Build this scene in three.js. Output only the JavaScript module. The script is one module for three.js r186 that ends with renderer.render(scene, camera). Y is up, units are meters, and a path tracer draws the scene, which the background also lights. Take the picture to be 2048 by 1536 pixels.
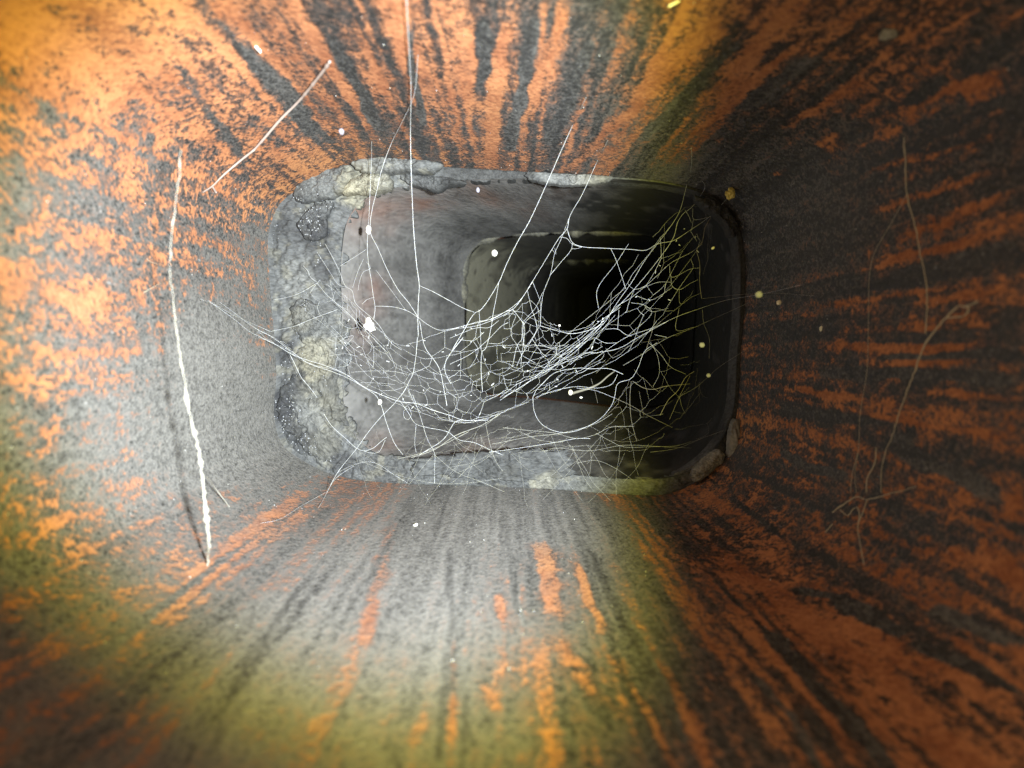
import * as THREE from 'three';
import { mergeGeometries } from 'three/addons/utils/BufferGeometryUtils.js';

// ───────────── camera, light, exposure ─────────────
const D = 0.28;                                   // lens to the first joint of the flue
const scene = new THREE.Scene();
scene.background = new THREE.Color(0x000000);
const camera = new THREE.PerspectiveCamera(69.86, 1024 / 768, 0.003, 20);
camera.rotation.order = 'YXZ';
camera.rotation.set(-0.0708, -0.0127, 0.026);
camera.position.set(0, 0, D);
camera.focus = 0.277;
camera.userData.fStop = 9;
camera.updateMatrixWorld(true); camera.updateProjectionMatrix();
const renderer = new THREE.WebGLRenderer({ antialias: true });
renderer.toneMapping = THREE.LinearToneMapping;
renderer.toneMappingExposure = 1;
renderer.shadowMap.enabled = true;

// hand torch held behind and to the right of the lens: white core, yellow rim
const TORCH = new THREE.Vector3(0.060, 0.000, D + 0.050);
const AIM = new THREE.Vector3(-0.067, 0.009, 0.0);
function torch(color, intensity, angle, penumbra) {
  const s = new THREE.SpotLight(color, intensity, 0, angle, penumbra, 2);
  s.position.copy(TORCH); s.target.position.copy(AIM);
  s.castShadow = true; s.shadow.radius = 0.28; s.shadow.mapSize.set(1024, 1024);
  s.shadow.camera.near = 0.005; s.shadow.camera.far = 2;
  scene.add(s, s.target); return s;
}
torch(new THREE.Color(0.85, 0.96, 1.32), 1.06, 0.46, 0.26);
torch(new THREE.Color(0.90, 0.86, 0.14), 0.48, 0.512, 0.15);
const addedFill = new THREE.PointLight(new THREE.Color(1.0, 0.80, 0.50), 0.019);  // added warm fill at the lens, lifts the right wall outside the beam
addedFill.position.set(0.03, 0.0, D); addedFill.castShadow = true; addedFill.shadow.radius = 0.4;
scene.add(addedFill);

// ───────────── helpers ─────────────
const PI = Math.PI, lerp = (a, b, t) => a + (b - a) * t, clamp = (x, a = 0, b = 1) => Math.min(b, Math.max(a, x));
const sstep = (a, b, x) => { const t = clamp((x - a) / (b - a)); return t * t * (3 - 2 * t); };
function rng(seed) { let s = seed >>> 0; return () => { s = (s + 0x6d2b79f5) >>> 0; let t = Math.imul(s ^ (s >>> 15), 1 | s); t = (t + Math.imul(t ^ (t >>> 7), 61 | t)) ^ t; return ((t ^ (t >>> 14)) >>> 0) / 4294967296; }; }
function h2(x, y, s) { let h = Math.imul(x, 374761393) ^ Math.imul(y, 668265263) ^ Math.imul(s, 1274126177); h = Math.imul(h ^ (h >>> 13), 1274126177); return ((h ^ (h >>> 16)) >>> 0) / 4294967296; }
function vn(x, y, s, per) {                       // value noise, periodic in x when per is given
  let xi = Math.floor(x), yi = Math.floor(y); let fx = x - xi, fy = y - yi;
  fx = fx * fx * (3 - 2 * fx); fy = fy * fy * (3 - 2 * fy);
  let x1 = xi + 1; if (per) { xi = ((xi % per) + per) % per; x1 = ((x1 % per) + per) % per; }
  const a = h2(xi, yi, s), b = h2(x1, yi, s), c = h2(xi, yi + 1, s), d = h2(x1, yi + 1, s);
  return a + (b - a) * fx + (c - a) * fy + (a - b - c + d) * fx * fy;
}
function vn3(x, y, z, s) { const zi = Math.floor(z), f = z - zi, t = f * f * (3 - 2 * f); return lerp(vn(x, y, s + zi * 17), vn(x, y, s + zi * 17 + 17), t); }
const fbm3 = (x, y, z, s, o = 4) => { let v = 0, a = 0.5, n = 0; for (let i = 0; i < o; i++) { v += a * vn3(x, y, z, s + i * 131); n += a; a *= 0.55; x *= 2.03; y *= 2.03; z *= 2.03; } return v / n; };
const CAM = camera.position.clone();
function dirOf(px, py) { return new THREE.Vector3(px / 1024 - 1, 1 - py / 768, 0.5).unproject(camera).sub(CAM).normalize(); }
function at(px, py, z = 0) { const d = dirOf(px, py); return CAM.clone().addScaledVector(d, (z - CAM.z) / d.z); }
const used = {};
function numbered(n) { used[n] = (used[n] ?? -1) + 1; return used[n] ? n + '_' + String(used[n]).padStart(3, '0') : n; }
function tag(o, label, category, group) { o.userData.label = label; o.userData.category = category; if (group) o.userData.group = group; return o; }
function thing(name, label, category, pos = [0, 0, 0], group) { const g = new THREE.Group(); g.name = numbered(name); g.position.set(...pos); scene.add(g); return tag(g, label, category, group); }
function part(name, geo, mat, parent) { const m = new THREE.Mesh(geo, mat); m.name = name; m.castShadow = m.receiveShadow = true; const p = new THREE.Vector3(); parent.getWorldPosition(p); geo.translate(-p.x, -p.y, -p.z); parent.add(m); return m; }
const std = (o) => new THREE.MeshStandardMaterial({ side: THREE.DoubleSide, ...o });
const lin = (r, g, b) => new THREE.Color().setRGB(r, g, b);

// ───────────── the flue's cross sections, read as polar outlines ─────────────
const NT = 720;
function polar(pxs, C) {                          // closed outline -> radius per angle about C
  const pts = pxs.map(([x, y]) => at(x, y, 0)).map((p) => new THREE.Vector3(p.x - C.x, p.y - C.y, 0));
  const curve = new THREE.CatmullRomCurve3(pts, true, 'centripetal').getPoints(1600);
  const R = new Float32Array(NT).fill(-1);
  for (let i = 0; i < curve.length - 1; i++) {
    const a = curve[i], b = curve[i + 1];
    for (let k = 0; k < 6; k++) {
      const x = lerp(a.x, b.x, k / 6), y = lerp(a.y, b.y, k / 6), t = ((Math.atan2(y, x) + 2 * PI) % (2 * PI)) / (2 * PI) * NT;
      R[Math.round(t) % NT] = Math.hypot(x, y);
    }
  }
  for (let i = 0; i < NT; i++) if (R[i] < 0) { let j = i, k = i; while (R[(j + NT) % NT] < 0) j--; while (R[k % NT] < 0) k++; R[i] = lerp(R[(j + NT) % NT], R[k % NT], (i - j) / (k - j)); }
  return R;
}
const sampleR = (R, th) => { const t = ((th / (2 * PI)) % 1 + 1) % 1 * NT, i = Math.floor(t) % NT; return lerp(R[i], R[(i + 1) % NT], t - Math.floor(t)); };
const C1 = at(1012, 655, 0);
const OUT1 = [[538, 470], [540, 560], [550, 680], [554, 760], [550, 830], [567, 890], [622, 930], [690, 956], [800, 968], [950, 972], [1100, 978], [1250, 988], [1340, 986], [1410, 950], [1457, 890], [1475, 820], [1482, 700], [1490, 600], [1488, 500], [1470, 435], [1420, 388], [1340, 364], [1200, 351], [1050, 343], [900, 335], [780, 328], [700, 332], [630, 365], [562, 408]];
const OUT2 = [[684, 640], [684, 500], [700, 430], [745, 388], [850, 366], [1050, 357], [1250, 360], [1370, 376], [1440, 412], [1474, 470], [1482, 600], [1474, 720], [1464, 830], [1428, 900], [1360, 950], [1250, 958], [1050, 938], [900, 922], [800, 918], [730, 892], [692, 835], [685, 740]];
const R1 = polar(OUT1, C1), R2 = polar(OUT2, C1);
for (let i = 0; i < NT; i++) R2[i] = Math.min(R2[i], R1[i] - 0.0012);
// arc length round the first section
const L1 = new Float32Array(NT + 1);
for (let i = 0; i < NT; i++) { const a = i / NT * 2 * PI, b = (i + 1) / NT * 2 * PI, ra = R1[i], rb = R1[(i + 1) % NT]; L1[i + 1] = L1[i] + Math.hypot(ra * Math.cos(a) - rb * Math.cos(b), ra * Math.sin(a) - rb * Math.sin(b)); }
const LT = L1[NT];
const arc = (th) => { const t = ((th / (2 * PI)) % 1 + 1) % 1 * NT, i = Math.floor(t); return lerp(L1[i], L1[i + 1], t - i) / LT; };
const bow = (th, z) => 1 + 0.004 * (vn(th * 3 / PI * 2, z * 20, 5, 12) - 0.5) * sstep(0, 0.03, z);
function wallAt(px, py) {                         // the point of the first section's inner wall behind a place in the picture
  const d = dirOf(px, py), inside = (t) => { const x = CAM.x + d.x * t - C1.x, y = CAM.y + d.y * t - C1.y, th = Math.atan2(y, x); return Math.hypot(x, y) < sampleR(R1, th); };
  let a = 0, b = -CAM.z / d.z; if (inside(b)) { const p = CAM.clone().addScaledVector(d, b); return { p, th: Math.atan2(p.y - C1.y, p.x - C1.x), z: 0, u: 0, open: true }; }
  for (let i = 0; i < 40; i++) { const m = (a + b) / 2; if (inside(m)) a = m; else b = m; }
  const p = CAM.clone().addScaledVector(d, a), th = Math.atan2(p.y - C1.y, p.x - C1.x);
  return { p, th, z: p.z, u: arc(th) };
}
const wallPull = (px, py, lift) => { const w = wallAt(px, py); return w.p.lerp(CAM, lift / w.p.distanceTo(CAM)); };

// ───────────── stains of the first section: rust bloom and soot, given at places on the wall ─────────────
const RUST = [
  [40, 40, 0.97], [180, 40, 0.92], [300, 40, 0.80], [420, 40, 0.62], [520, 40, 0.45], [620, 40, 0.50], [720, 40, 0.70], [820, 40, 0.62], [930, 40, 0.52], [1030, 40, 0.50], [1120, 40, 0.30], [1230, 40, 0.40], [1330, 40, 0.50], [1440, 40, 0.82], [1560, 40, 0.72], [1680, 40, 0.40], [1760, 40, 0.72], [1880, 40, 0.33], [2000, 40, 0.30],
  [40, 150, 0.98], [180, 150, 0.93], [300, 150, 0.75], [420, 150, 0.65], [540, 150, 0.40], [640, 150, 0.50], [740, 150, 0.72], [840, 150, 0.60], [940, 150, 0.60], [1040, 150, 0.45], [1130, 150, 0.50], [1230, 150, 0.35], [1330, 150, 0.55], [1440, 150, 0.60], [1560, 150, 0.35], [1680, 150, 0.30], [1780, 150, 0.38], [1880, 150, 0.50], [2000, 150, 0.50],
  [20, 250, 0.70], [120, 260, 0.92], [250, 260, 0.90], [380, 260, 0.65], [500, 260, 0.50], [620, 260, 0.38], [720, 260, 0.35], [830, 260, 0.33], [930, 260, 0.35], [1020, 260, 0.45], [1120, 260, 0.40], [1220, 260, 0.38], [1330, 260, 0.50], [1440, 260, 0.35], [1540, 260, 0.21], [1650, 260, 0.33], [1780, 260, 0.38], [1900, 260, 0.23], [2030, 260, 0.21],
  [30, 350, 0.10], [140, 350, 0.20], [250, 330, 0.68], [370, 350, 0.80], [480, 350, 0.88], [540, 370, 0.60], [600, 330, 0.60], [1500, 350, 0.08], [1600, 360, 0.18], [1720, 360, 0.18], [1800, 360, 0.33], [1900, 360, 0.23], [2030, 370, 0.30],
  [40, 430, 0.52], [150, 440, 0.34], [260, 440, 0.08], [350, 440, 0.22], [440, 440, 0.12], [1560, 440, 0.15], [1700, 440, 0.18], [1830, 440, 0.33], [1950, 440, 0.38], [2040, 440, 0.33],
  [40, 560, 0.40], [130, 560, 0.82], [230, 570, 0.86], [300, 590, 0.60], [400, 530, 0.45], [460, 520, 0.55], [520, 540, 0.05], [1540, 560, 0.17], [1660, 560, 0.18], [1780, 560, 0.31], [1900, 560, 0.33], [2030, 560, 0.35],
  [40, 650, 0.62], [150, 650, 0.66], [240, 640, 0.78], [320, 640, 0.10], [420, 650, 0.00], [515, 630, 0.40], [1520, 650, 0.28], [1640, 650, 0.35], [1760, 650, 0.42], [1880, 650, 0.35], [2030, 650, 0.50],
  [30, 720, 0.42], [150, 710, 0.60], [230, 720, 0.66], [330, 720, 0.00], [440, 720, 0.00], [1510, 720, 0.40], [1620, 720, 0.46], [1750, 720, 0.45], [1880, 720, 0.40], [2020, 720, 0.42],
  [30, 820, 0.22], [150, 820, 0.08], [250, 820, 0.04], [400, 820, 0.00], [500, 820, 0.00], [1520, 820, 0.44], [1620, 820, 0.44], [1750, 820, 0.45], [1900, 820, 0.42], [2030, 820, 0.30],
  [40, 930, 0.22], [150, 930, 0.42], [250, 930, 0.30], [400, 930, 0.00], [500, 930, 0.00], [1540, 930, 0.50], [1650, 930, 0.45], [1780, 930, 0.40], [1900, 930, 0.35], [2030, 930, 0.45],
  [40, 1030, 0.30], [170, 1030, 0.55], [280, 1030, 0.55], [400, 1030, 0.28], [520, 1030, 0.55], [640, 1010, 0.62], [760, 1030, 0.30], [850, 1030, 0.05], [980, 1030, 0.03], [1080, 1030, 0.08], [1200, 1030, 0.12], [1330, 1020, 0.60], [1430, 1030, 0.50], [1550, 1030, 0.35], [1680, 1030, 0.35], [1800, 1030, 0.40], [1920, 1030, 0.35], [2030, 1030, 0.42],
  [60, 1130, 0.30], [200, 1130, 0.58], [320, 1130, 0.50], [430, 1150, 0.58], [530, 1110, 0.45], [640, 1130, 0.20], [740, 1130, 0.22], [850, 1130, 0.10], [960, 1130, 0.12], [1090, 1130, 0.50], [1200, 1130, 0.18], [1310, 1130, 0.20], [1430, 1130, 0.72], [1550, 1130, 0.50], [1670, 1130, 0.30], [1800, 1130, 0.40], [1930, 1130, 0.50], [2030, 1130, 0.35],
  [60, 1230, 0.30], [200, 1230, 0.30], [310, 1240, 0.52], [410, 1230, 0.30], [520, 1230, 0.12], [620, 1230, 0.12], [740, 1230, 0.38], [850, 1230, 0.16], [980, 1230, 0.28], [1100, 1230, 0.55], [1180, 1230, 0.30], [1320, 1230, 0.22], [1440, 1230, 0.48], [1550, 1230, 0.66], [1660, 1230, 0.70], [1780, 1230, 0.40], [1900, 1230, 0.30], [2030, 1230, 0.50],
  [60, 1330, 0.40], [200, 1330, 0.50], [320, 1330, 0.30], [430, 1330, 0.18], [550, 1330, 0.18], [700, 1330, 0.38], [830, 1330, 0.22], [970, 1330, 0.34], [1100, 1330, 0.50], [1230, 1330, 0.35], [1360, 1330, 0.28], [1500, 1330, 0.52], [1600, 1330, 0.50], [1720, 1330, 0.66], [1830, 1330, 0.60], [1950, 1330, 0.40], [2040, 1330, 0.40],
  [60, 1440, 0.42], [180, 1440, 0.55], [320, 1440, 0.30], [450, 1440, 0.22], [600, 1440, 0.25], [750, 1440, 0.35], [900, 1440, 0.32], [1050, 1440, 0.25], [1180, 1440, 0.52], [1300, 1440, 0.35], [1450, 1440, 0.50], [1580, 1440, 0.50], [1700, 1440, 0.45], [1820, 1440, 0.66], [1950, 1440, 0.66], [2040, 1440, 0.52],
  [100, 1520, 0.42], [300, 1520, 0.40], [500, 1520, 0.25], [700, 1520, 0.32], [900, 1520, 0.34], [1100, 1520, 0.30], [1250, 1520, 0.50], [1400, 1520, 0.40], [1550, 1520, 0.50], [1700, 1520, 0.30], [1850, 1520, 0.58], [2000, 1520, 0.68],
];
// pale ash dust, and how far the stain is a speckle (1) rather than a run (0)
const ASH = [
  [60, 60, .3, .7], [300, 60, .2, .55], [600, 100, .15, .2], [900, 100, .1, .1], [1200, 100, .2, .1], [1500, 100, .15, .35], [1900, 100, .05, .6],
  [60, 300, .45, 1], [250, 380, .38, 1], [450, 330, .2, .7], [620, 300, .1, .4], [850, 280, .12, .25], [1100, 280, .18, .15], [1300, 280, .35, .15], [1550, 300, .05, .5], [1900, 300, .04, .5],
  [60, 500, .45, 1], [250, 500, .38, 1], [400, 460, .35, 1], [500, 560, .5, 1], [60, 700, .45, 1], [250, 720, .5, 1], [420, 750, .62, 1], [520, 800, .6, 1], [60, 900, .35, 1], [250, 900, .6, 1], [420, 930, .6, .9], [540, 930, .6, .8],
  [100, 1100, .4, .9], [300, 1080, .55, .7], [450, 1150, .55, .5], [600, 1080, .65, .35], [800, 1030, .62, .25], [1000, 1030, .66, .15], [1180, 1030, .6, .15], [1280, 1030, .35, .2],
  [300, 1300, .45, .4], [520, 1260, .56, .25], [680, 1240, .58, .2], [850, 1220, .68, .2], [1020, 1200, .55, .15], [1180, 1200, .5, .15], [1300, 1200, .36, .15], [1400, 1250, .28, .15],
  [150, 1450, .4, .6], [450, 1430, .62, .4], [700, 1430, .65, .4], [950, 1430, .5, .3], [1200, 1430, .35, .25], [1400, 1430, .25, .25],
  [1500, 600, .05, .5], [1700, 500, .04, .35], [2000, 500, .05, .3], [1500, 800, .06, .6], [1700, 800, .08, .4], [2000, 800, .07, .3], [1500, 1050, .06, .6], [1700, 1050, .07, .5], [2000, 1050, .06, .35], [1600, 1300, .08, .4], [1900, 1300, .07, .35], [1700, 1480, .08, .3], [2000, 1480, .07, .3],
];
// single runs: path in the picture, width, strength (+ rust, - soot)
const RUNS = [
  [[1022, 10], [1000, 110], [988, 210], [984, 335], 26, .5], [[1125, 5], [1110, 60], [1085, 150], [1060, 240], 22, .5], [[940, 0], [955, 120], [948, 230], 34, .3], [[790, 0], [808, 110], 22, .5],
  [[700, 20], [745, 120], [770, 190], 30, .3], [[1450, 0], [1380, 90], [1260, 210], 40, .35], [[1330, 170], [1230, 250], [1130, 345], 24, .35], [[1620, 60], [1480, 190], [1390, 270], 20, .5], [[1560, 110], [1440, 200], 22, .35],
  [[960, 20], [966, 110], [955, 200], 26, -.6], [[1075, 20], [1050, 150], [1020, 300], 20, -.6], [[815, 0], [826, 150], [850, 250], 16, -.5], [[640, 30], [720, 180], [760, 260], 26, -.5], [[440, 40], [560, 170], [650, 290], 34, -.4], [[1530, 30], [1400, 160], [1290, 280], 26, -.4], [[1640, 100], [1490, 220], 36, -.5], [[1190, 60], [1150, 170], [1100, 290], 24, -.35],
  [[330, 90], [440, 250], [500, 330], 20, -.35],
  [[2048, 372], [1950, 420], [1870, 445], [1790, 475], 24, .5], [[2000, 465], [1900, 490], [1800, 515], [1765, 525], 16, .5], [[2048, 565], [1930, 590], [1840, 598], 22, .42], [[2040, 670], [1900, 695], [1760, 700], [1640, 690], 20, .4], [[1960, 720], [1860, 725], [1760, 728], 12, .36], [[1740, 800], [1640, 790], [1590, 775], 22, .4], [[2048, 800], [1920, 790], [1860, 780], 18, .42], [[1640, 300], [1690, 280], 26, .5], [[1540, 350], [1580, 345], 18, .35], [[2048, 130], [1930, 190], [1900, 165], 40, .45],
  [[1780, 130], [1660, 200], [1560, 255], 18, .32], [[1960, 150], [1820, 215], [1700, 265], 16, .3], [[2048, 260], [1900, 300], [1740, 340], 12, .3], [[2020, 330], [1880, 380], [1740, 420], 12, .28], [[1980, 560], [1800, 590], [1640, 610], 12, .3], [[2048, 640], [1860, 655], [1680, 660], 14, .3], [[2048, 880], [1860, 850], [1680, 820], 14, .3], [[1990, 625], [1880, 640], [1800, 655], 26, .35], [[2048, 480], [1900, 530], [1780, 560], 30, -.4], [[2048, 700], [1900, 710], [1760, 715], 10, -.6], [[2048, 760], [1900, 750], [1640, 745], 24, -.5], [[1800, 850], [1640, 830], [1560, 825], 20, -.4], [[2048, 1010], [1850, 920], [1780, 880], 36, -.5], [[1720, 960], [1600, 930], [1560, 905], 20, -.45],
  [[1395, 1090], [1480, 1140], [1600, 1220], [1720, 1320], [1850, 1440], [1980, 1560], 56, .42], [[1560, 1230], [1680, 1240], [1800, 1320], [1950, 1370], [2048, 1420], 44, .36], [[1940, 1080], [2048, 1160], 40, .5], [[1660, 1010], [1850, 1100], [1960, 1130], 30, .25], [[1470, 1230], [1560, 1330], [1660, 1440], [1720, 1536], 26, .4], [[1830, 1460], [1900, 1500], [1960, 1536], 70, .35],
  [[1660, 1190], [1740, 1240], [1800, 1270], 30, -.6], [[1560, 1170], [1680, 1190], [1760, 1230], 22, -.5], [[1600, 1330], [1700, 1440], [1780, 1536], 50, -.55], [[1530, 1250], [1570, 1300], [1610, 1350], 36, -.6], [[1800, 1270], [1920, 1320], [2048, 1390], 26, -.5], [[1840, 1200], [2048, 1290], 34, -.45], [[1500, 1330], [1580, 1430], [1640, 1536], 24, -.4],
  [[1078, 1075], [1095, 1140], [1120, 1240], 46, .45], [[1140, 1110], [1180, 1190], [1210, 1270], 26, .45], [[1100, 1260], [1160, 1330], [1210, 1420], 44, .3], [[1210, 1270], [1290, 1420], [1350, 1536], 24, .35], [[1330, 1320], [1390, 1450], [1420, 1536], 22, .3], [[795, 1020], [775, 1090], [748, 1200], [735, 1290], 28, .32], [[905, 1240], [905, 1330], [900, 1480], 18, .4], [[1000, 1180], [1004, 1240], 18, .5], [[970, 1350], [985, 1420], 26, .3],
  [[640, 1130], [560, 1230], [490, 1330], [410, 1536], 18, -.55], [[560, 1180], [480, 1260], [400, 1340], 14, -.4], [[480, 1100], [300, 1230], [180, 1330], 18, -.5], [[890, 1050], [905, 1200], [890, 1340], [880, 1536], 16, -.5], [[1010, 1020], [1020, 1130], [1045, 1250], 14, -.5], [[1130, 1020], [1200, 1160], [1300, 1330], [1370, 1480], 20, -.5], [[930, 1300], [930, 1536], 16, -.4], [[1240, 1230], [1310, 1350], [1360, 1450], 18, -.45],
  [[600, 990], [540, 1050], [430, 1150], [330, 1250], 50, .25],
];
const GW = 1536, GH = 320, ZMAX = 0.2;
const gridAt = (G, U, z) => { let x = U * GW, y = clamp(z / ZMAX) * (GH - 1); let xi = Math.floor(x), yi = Math.min(GH - 2, Math.floor(y)); const fx = x - xi, fy = y - yi; xi = ((xi % GW) + GW) % GW; const x1 = (xi + 1) % GW; return lerp(lerp(G[yi * GW + xi], G[yi * GW + x1], fx), lerp(G[(yi + 1) * GW + xi], G[(yi + 1) * GW + x1], fx), fy); };
function thOfU(U) { const t = U * LT; let a = 0, b = NT; while (b - a > 1) { const m = (a + b) >> 1; if (L1[m] <= t) a = m; else b = m; } return (a + (t - L1[a]) / (L1[b] - L1[a])) / NT * 2 * PI; }
function wallPoint(U, z, out = new THREE.Vector3()) { const th = thOfU(U), r = sampleR(R1, th); return out.set(C1.x + r * Math.cos(th), C1.y + r * Math.sin(th), z); }
function spread(points, fields, base) {           // smooth fields over the wall through scattered values
  const cw = 192, ch = 64, pts = points.map((q) => { const w = wallAt(q[0], q[1]); return { p: w.p, s: 0.062 * Math.abs(CAM.z - w.p.z) + 0.0035, q }; });
  const grids = fields.map(() => new Float32Array(cw * ch)), v = new THREE.Vector3();
  for (let j = 0; j < ch; j++) for (let i = 0; i < cw; i++) {
    wallPoint((i + 0.5) / cw, j / (ch - 1) * ZMAX, v);
    let W = 1e-6; const acc = fields.map((f, k) => base[k] * 1e-6);
    for (const { p, s, q } of pts) { const d2 = (v.x - p.x) ** 2 + (v.y - p.y) ** 2 + (v.z - p.z) ** 2, w = Math.exp(-d2 / (2 * s * s)) + 1e-4 / (1 + d2 / (s * s)); W += w; fields.forEach((f, k) => { acc[k] += w * q[f]; }); }
    fields.forEach((f, k) => { grids[k][j * cw + i] = acc[k] / W; });
  }
  return grids.map((g) => { const out = new Float32Array(GW * GH); for (let j = 0; j < GH; j++) for (let i = 0; i < GW; i++) { const x = (i + 0.5) / GW * cw - 0.5, y = j / (GH - 1) * (ch - 1), xi = Math.floor(x), yi = Math.min(ch - 2, Math.floor(y)), fx = x - xi, fy = y - yi, a = (xi + cw) % cw, b = (xi + 1 + cw) % cw; out[j * GW + i] = lerp(lerp(g[yi * cw + a], g[yi * cw + b], fx), lerp(g[(yi + 1) * cw + a], g[(yi + 1) * cw + b], fx), fy); } return out; });
}
const [gRust] = spread(RUST, [2], [0.3]);
const gSoot = new Float32Array(GW * GH);
const [gAsh, gSpeck] = spread(ASH, [2, 3], [0.3, 0.4]);
for (const run of RUNS) {
  const width = run[run.length - 2], power = run[run.length - 1], path = run.slice(0, -2).map(([x, y]) => ({ ...wallAt(x, y) }));
  for (let k = 0; k < path.length - 1; k++) {
    const a = path[k], b = path[k + 1]; let du = b.u - a.u; if (du > 0.5) du -= 1; if (du < -0.5) du += 1;
    const wa = width * 0.5 * (D - a.z) / 1100 / LT * GW, wb = width * 0.5 * (D - b.z) / 1100 / LT * GW;
    const x0 = a.u * GW, y0 = a.z / ZMAX * GH, dx = du * GW, dy = (b.z - a.z) / ZMAX * GH, ylo = Math.floor(Math.min(y0, y0 + dy)), yhi = Math.ceil(Math.max(y0, y0 + dy));
    for (let y = Math.max(0, ylo); y < Math.min(GH, yhi); y++) {
      const t = clamp((y - y0) / (dy || 1e-6)), cx = x0 + dx * t + (vn(y * 0.05, k, 77) - 0.5) * wa * 0.9, w = lerp(wa, wb, t) * (0.7 + 0.6 * vn(y * 0.09, power * 100, 78));
      for (let x = Math.floor(cx - w * 2); x <= cx + w * 2; x++) { const q = Math.abs(x - cx) / w; const c = y * GW + ((x % GW) + GW) % GW, tt = (k + t) / (path.length - 1), f = (1 - sstep(0.3, 1.6, q)) * sstep(0, 0.25, tt) * (0.35 + 0.65 * sstep(1.05, 0.8, tt)); gRust[c] += power * f; if (power < 0) gSoot[c] = Math.max(gSoot[c], f); }
    }
  }
}
function per(f) { return Math.round(f * LT); }
function halfTextures(u0, u1) {
  const W = 2048, H = 1024, col = new Uint8Array(W * H * 4), dat = new Uint8Array(W * H * 4);
  const P1 = per(170), P2 = per(460), PS = per(900), P3 = per(760), Q1 = per(120), Q2 = per(360), Q3 = per(1000), PG = per(2300), PB = per(22), PD = per(140);
  const enc = new Uint8Array(4096); for (let i = 0; i < 4096; i++) { const x = i / 4095; enc[i] = Math.round(255 * (x <= 0.0031308 ? 12.92 * x : 1.055 * Math.pow(x, 1 / 2.4) - 0.055)); }
  for (let j = 0; j < H; j++) {
    const z = (j + 0.5) / H * ZMAX;
    for (let i = 0; i < W; i++) {
      const U = u0 + (u1 - u0) * (i + 0.5) / W;
      let dn = gridAt(gRust, U, z); dn -= 0.3 * (1 - sstep(0.0, 0.4, dn)); const ash = gridAt(gAsh, U, z), sp = gridAt(gSpeck, U, z);
      const Uw = U + (vn(U * PD, z * 120, 3, PD) - 0.5) * 0.0022;
      const a1 = vn(Uw * P1, z * 5, 11, P1), a2 = vn(Uw * P2, z * 17, 12, P2), a3 = vn(Uw * PS, z * 26, 18, PS), f3 = vn(Uw * P3, z * 330, 13, P3), q1 = vn(Uw * Q1, z * 100, 14, Q1), q2 = vn(Uw * Q2, z * 290, 15, Q2), q3 = vn(Uw * Q3, z * 850, 16, Q3), g = vn(U * PG, z * 2200, 17, PG);
      const nA = 0.34 * a1 + 0.26 * a2 + 0.12 * a3 + 0.10 * q2 + 0.08 * f3 + 0.10 * q3, nI = 0.2 * q1 + 0.26 * q2 + 0.32 * q3 + 0.22 * a2;
      const n = (lerp(nA, nI, sp) - 0.5) * 2.1 + 0.5 + (g - 0.5) * 0.42;
      const e = dn + n - 1.07, r = 0.55 * sstep(-0.04, 0.06, e) + 0.45 * sstep(0.0, 0.3, e), stain = sstep(-0.36, 0.03, e) * 0.7 * (1 - 0.6 * ash);
      const b = vn(U * PB, z * 14, 21, PB);
      // soot
      const so = 0.018 + 0.030 * q3 + 0.020 * b + 0.025 * (g - 0.5);
      const cut = 1 - 0.4 * gridAt(gSoot, U, z);
      let R = so * 1.02, G = so * 1.0, B = so * 0.97;
      const da = cut * clamp(ash * 0.95 + ((a1 - 0.5) * 0.45 + (a2 - 0.5) * 0.5 + (a3 - 0.5) * 0.25) * (1 - 0.85 * sp) + (q2 - 0.5) * 0.12 + (g - 0.5) * 0.55 + (q3 - 0.5) * 0.34);
      R = lerp(R, 0.27, da); G = lerp(G, 0.265, da); B = lerp(B, 0.245, da);
      const pale = sstep(0.9, 0.97, f3) * sstep(0.55, 0.8, g) * 0.35; R += pale * 0.4; G += pale * 0.4; B += pale * 0.4;
      R = lerp(R, 0.17, stain); G = lerp(G, 0.076, stain); B = lerp(B, 0.042, stain);
      // rust-red fired clay
      const v = clamp(0.5 + (q1 - 0.5) * 0.8 + (q3 - 0.5) * 0.7 + (g - 0.5) * 0.5 + (b - 0.5) * 0.5), yl = sstep(0.5, 0.85, b) * 0.35;
      const rr = lerp(0.26, 0.50, v), rg = lerp(0.088, 0.208 + 0.05 * yl, v), rb = lerp(0.036, 0.088, v), k = r * (1 - 0.75 * sstep(0.25, 0.8, ash) * clamp(0.35 + 0.9 * (q2 - 0.2)));
      R = lerp(R, rr, k); G = lerp(G, rg, k); B = lerp(B, rb, k);
      const o = (j * W + i) * 4;
      col[o] = enc[clamp(R) * 4095 | 0]; col[o + 1] = enc[clamp(G) * 4095 | 0]; col[o + 2] = enc[clamp(B) * 4095 | 0]; col[o + 3] = 255;
      dat[o] = 255 * clamp(0.35 + 0.22 * r * (0.6 + 0.4 * q3) + 0.25 * (g - 0.5) + 0.25 * (q3 - 0.5) + 0.16 * (a2 - 0.5));
      dat[o + 1] = 255 * clamp(0.56 + 0.3 * r + 0.25 * ash + 0.15 * (q3 - 0.5)); dat[o + 3] = 255;
    }
  }
  const mk = (d, srgb) => { const t = new THREE.DataTexture(d, W, H); t.magFilter = THREE.LinearFilter; t.minFilter = THREE.LinearFilter; t.wrapS = t.wrapT = THREE.MirroredRepeatWrapping; if (srgb) t.colorSpace = THREE.SRGBColorSpace; t.needsUpdate = true; return t; };
  return [mk(col, true), mk(dat, false)];
}
const UM = arc(PI);
function wallMat(u0, u1) { const [c, d] = halfTextures(u0, u1); return std({ map: c, bumpMap: d, bumpScale: 0.00035, roughnessMap: d, roughness: 1 }); }
const upperMat = wallMat(0, UM), lowerMat = wallMat(UM, 1);

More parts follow.
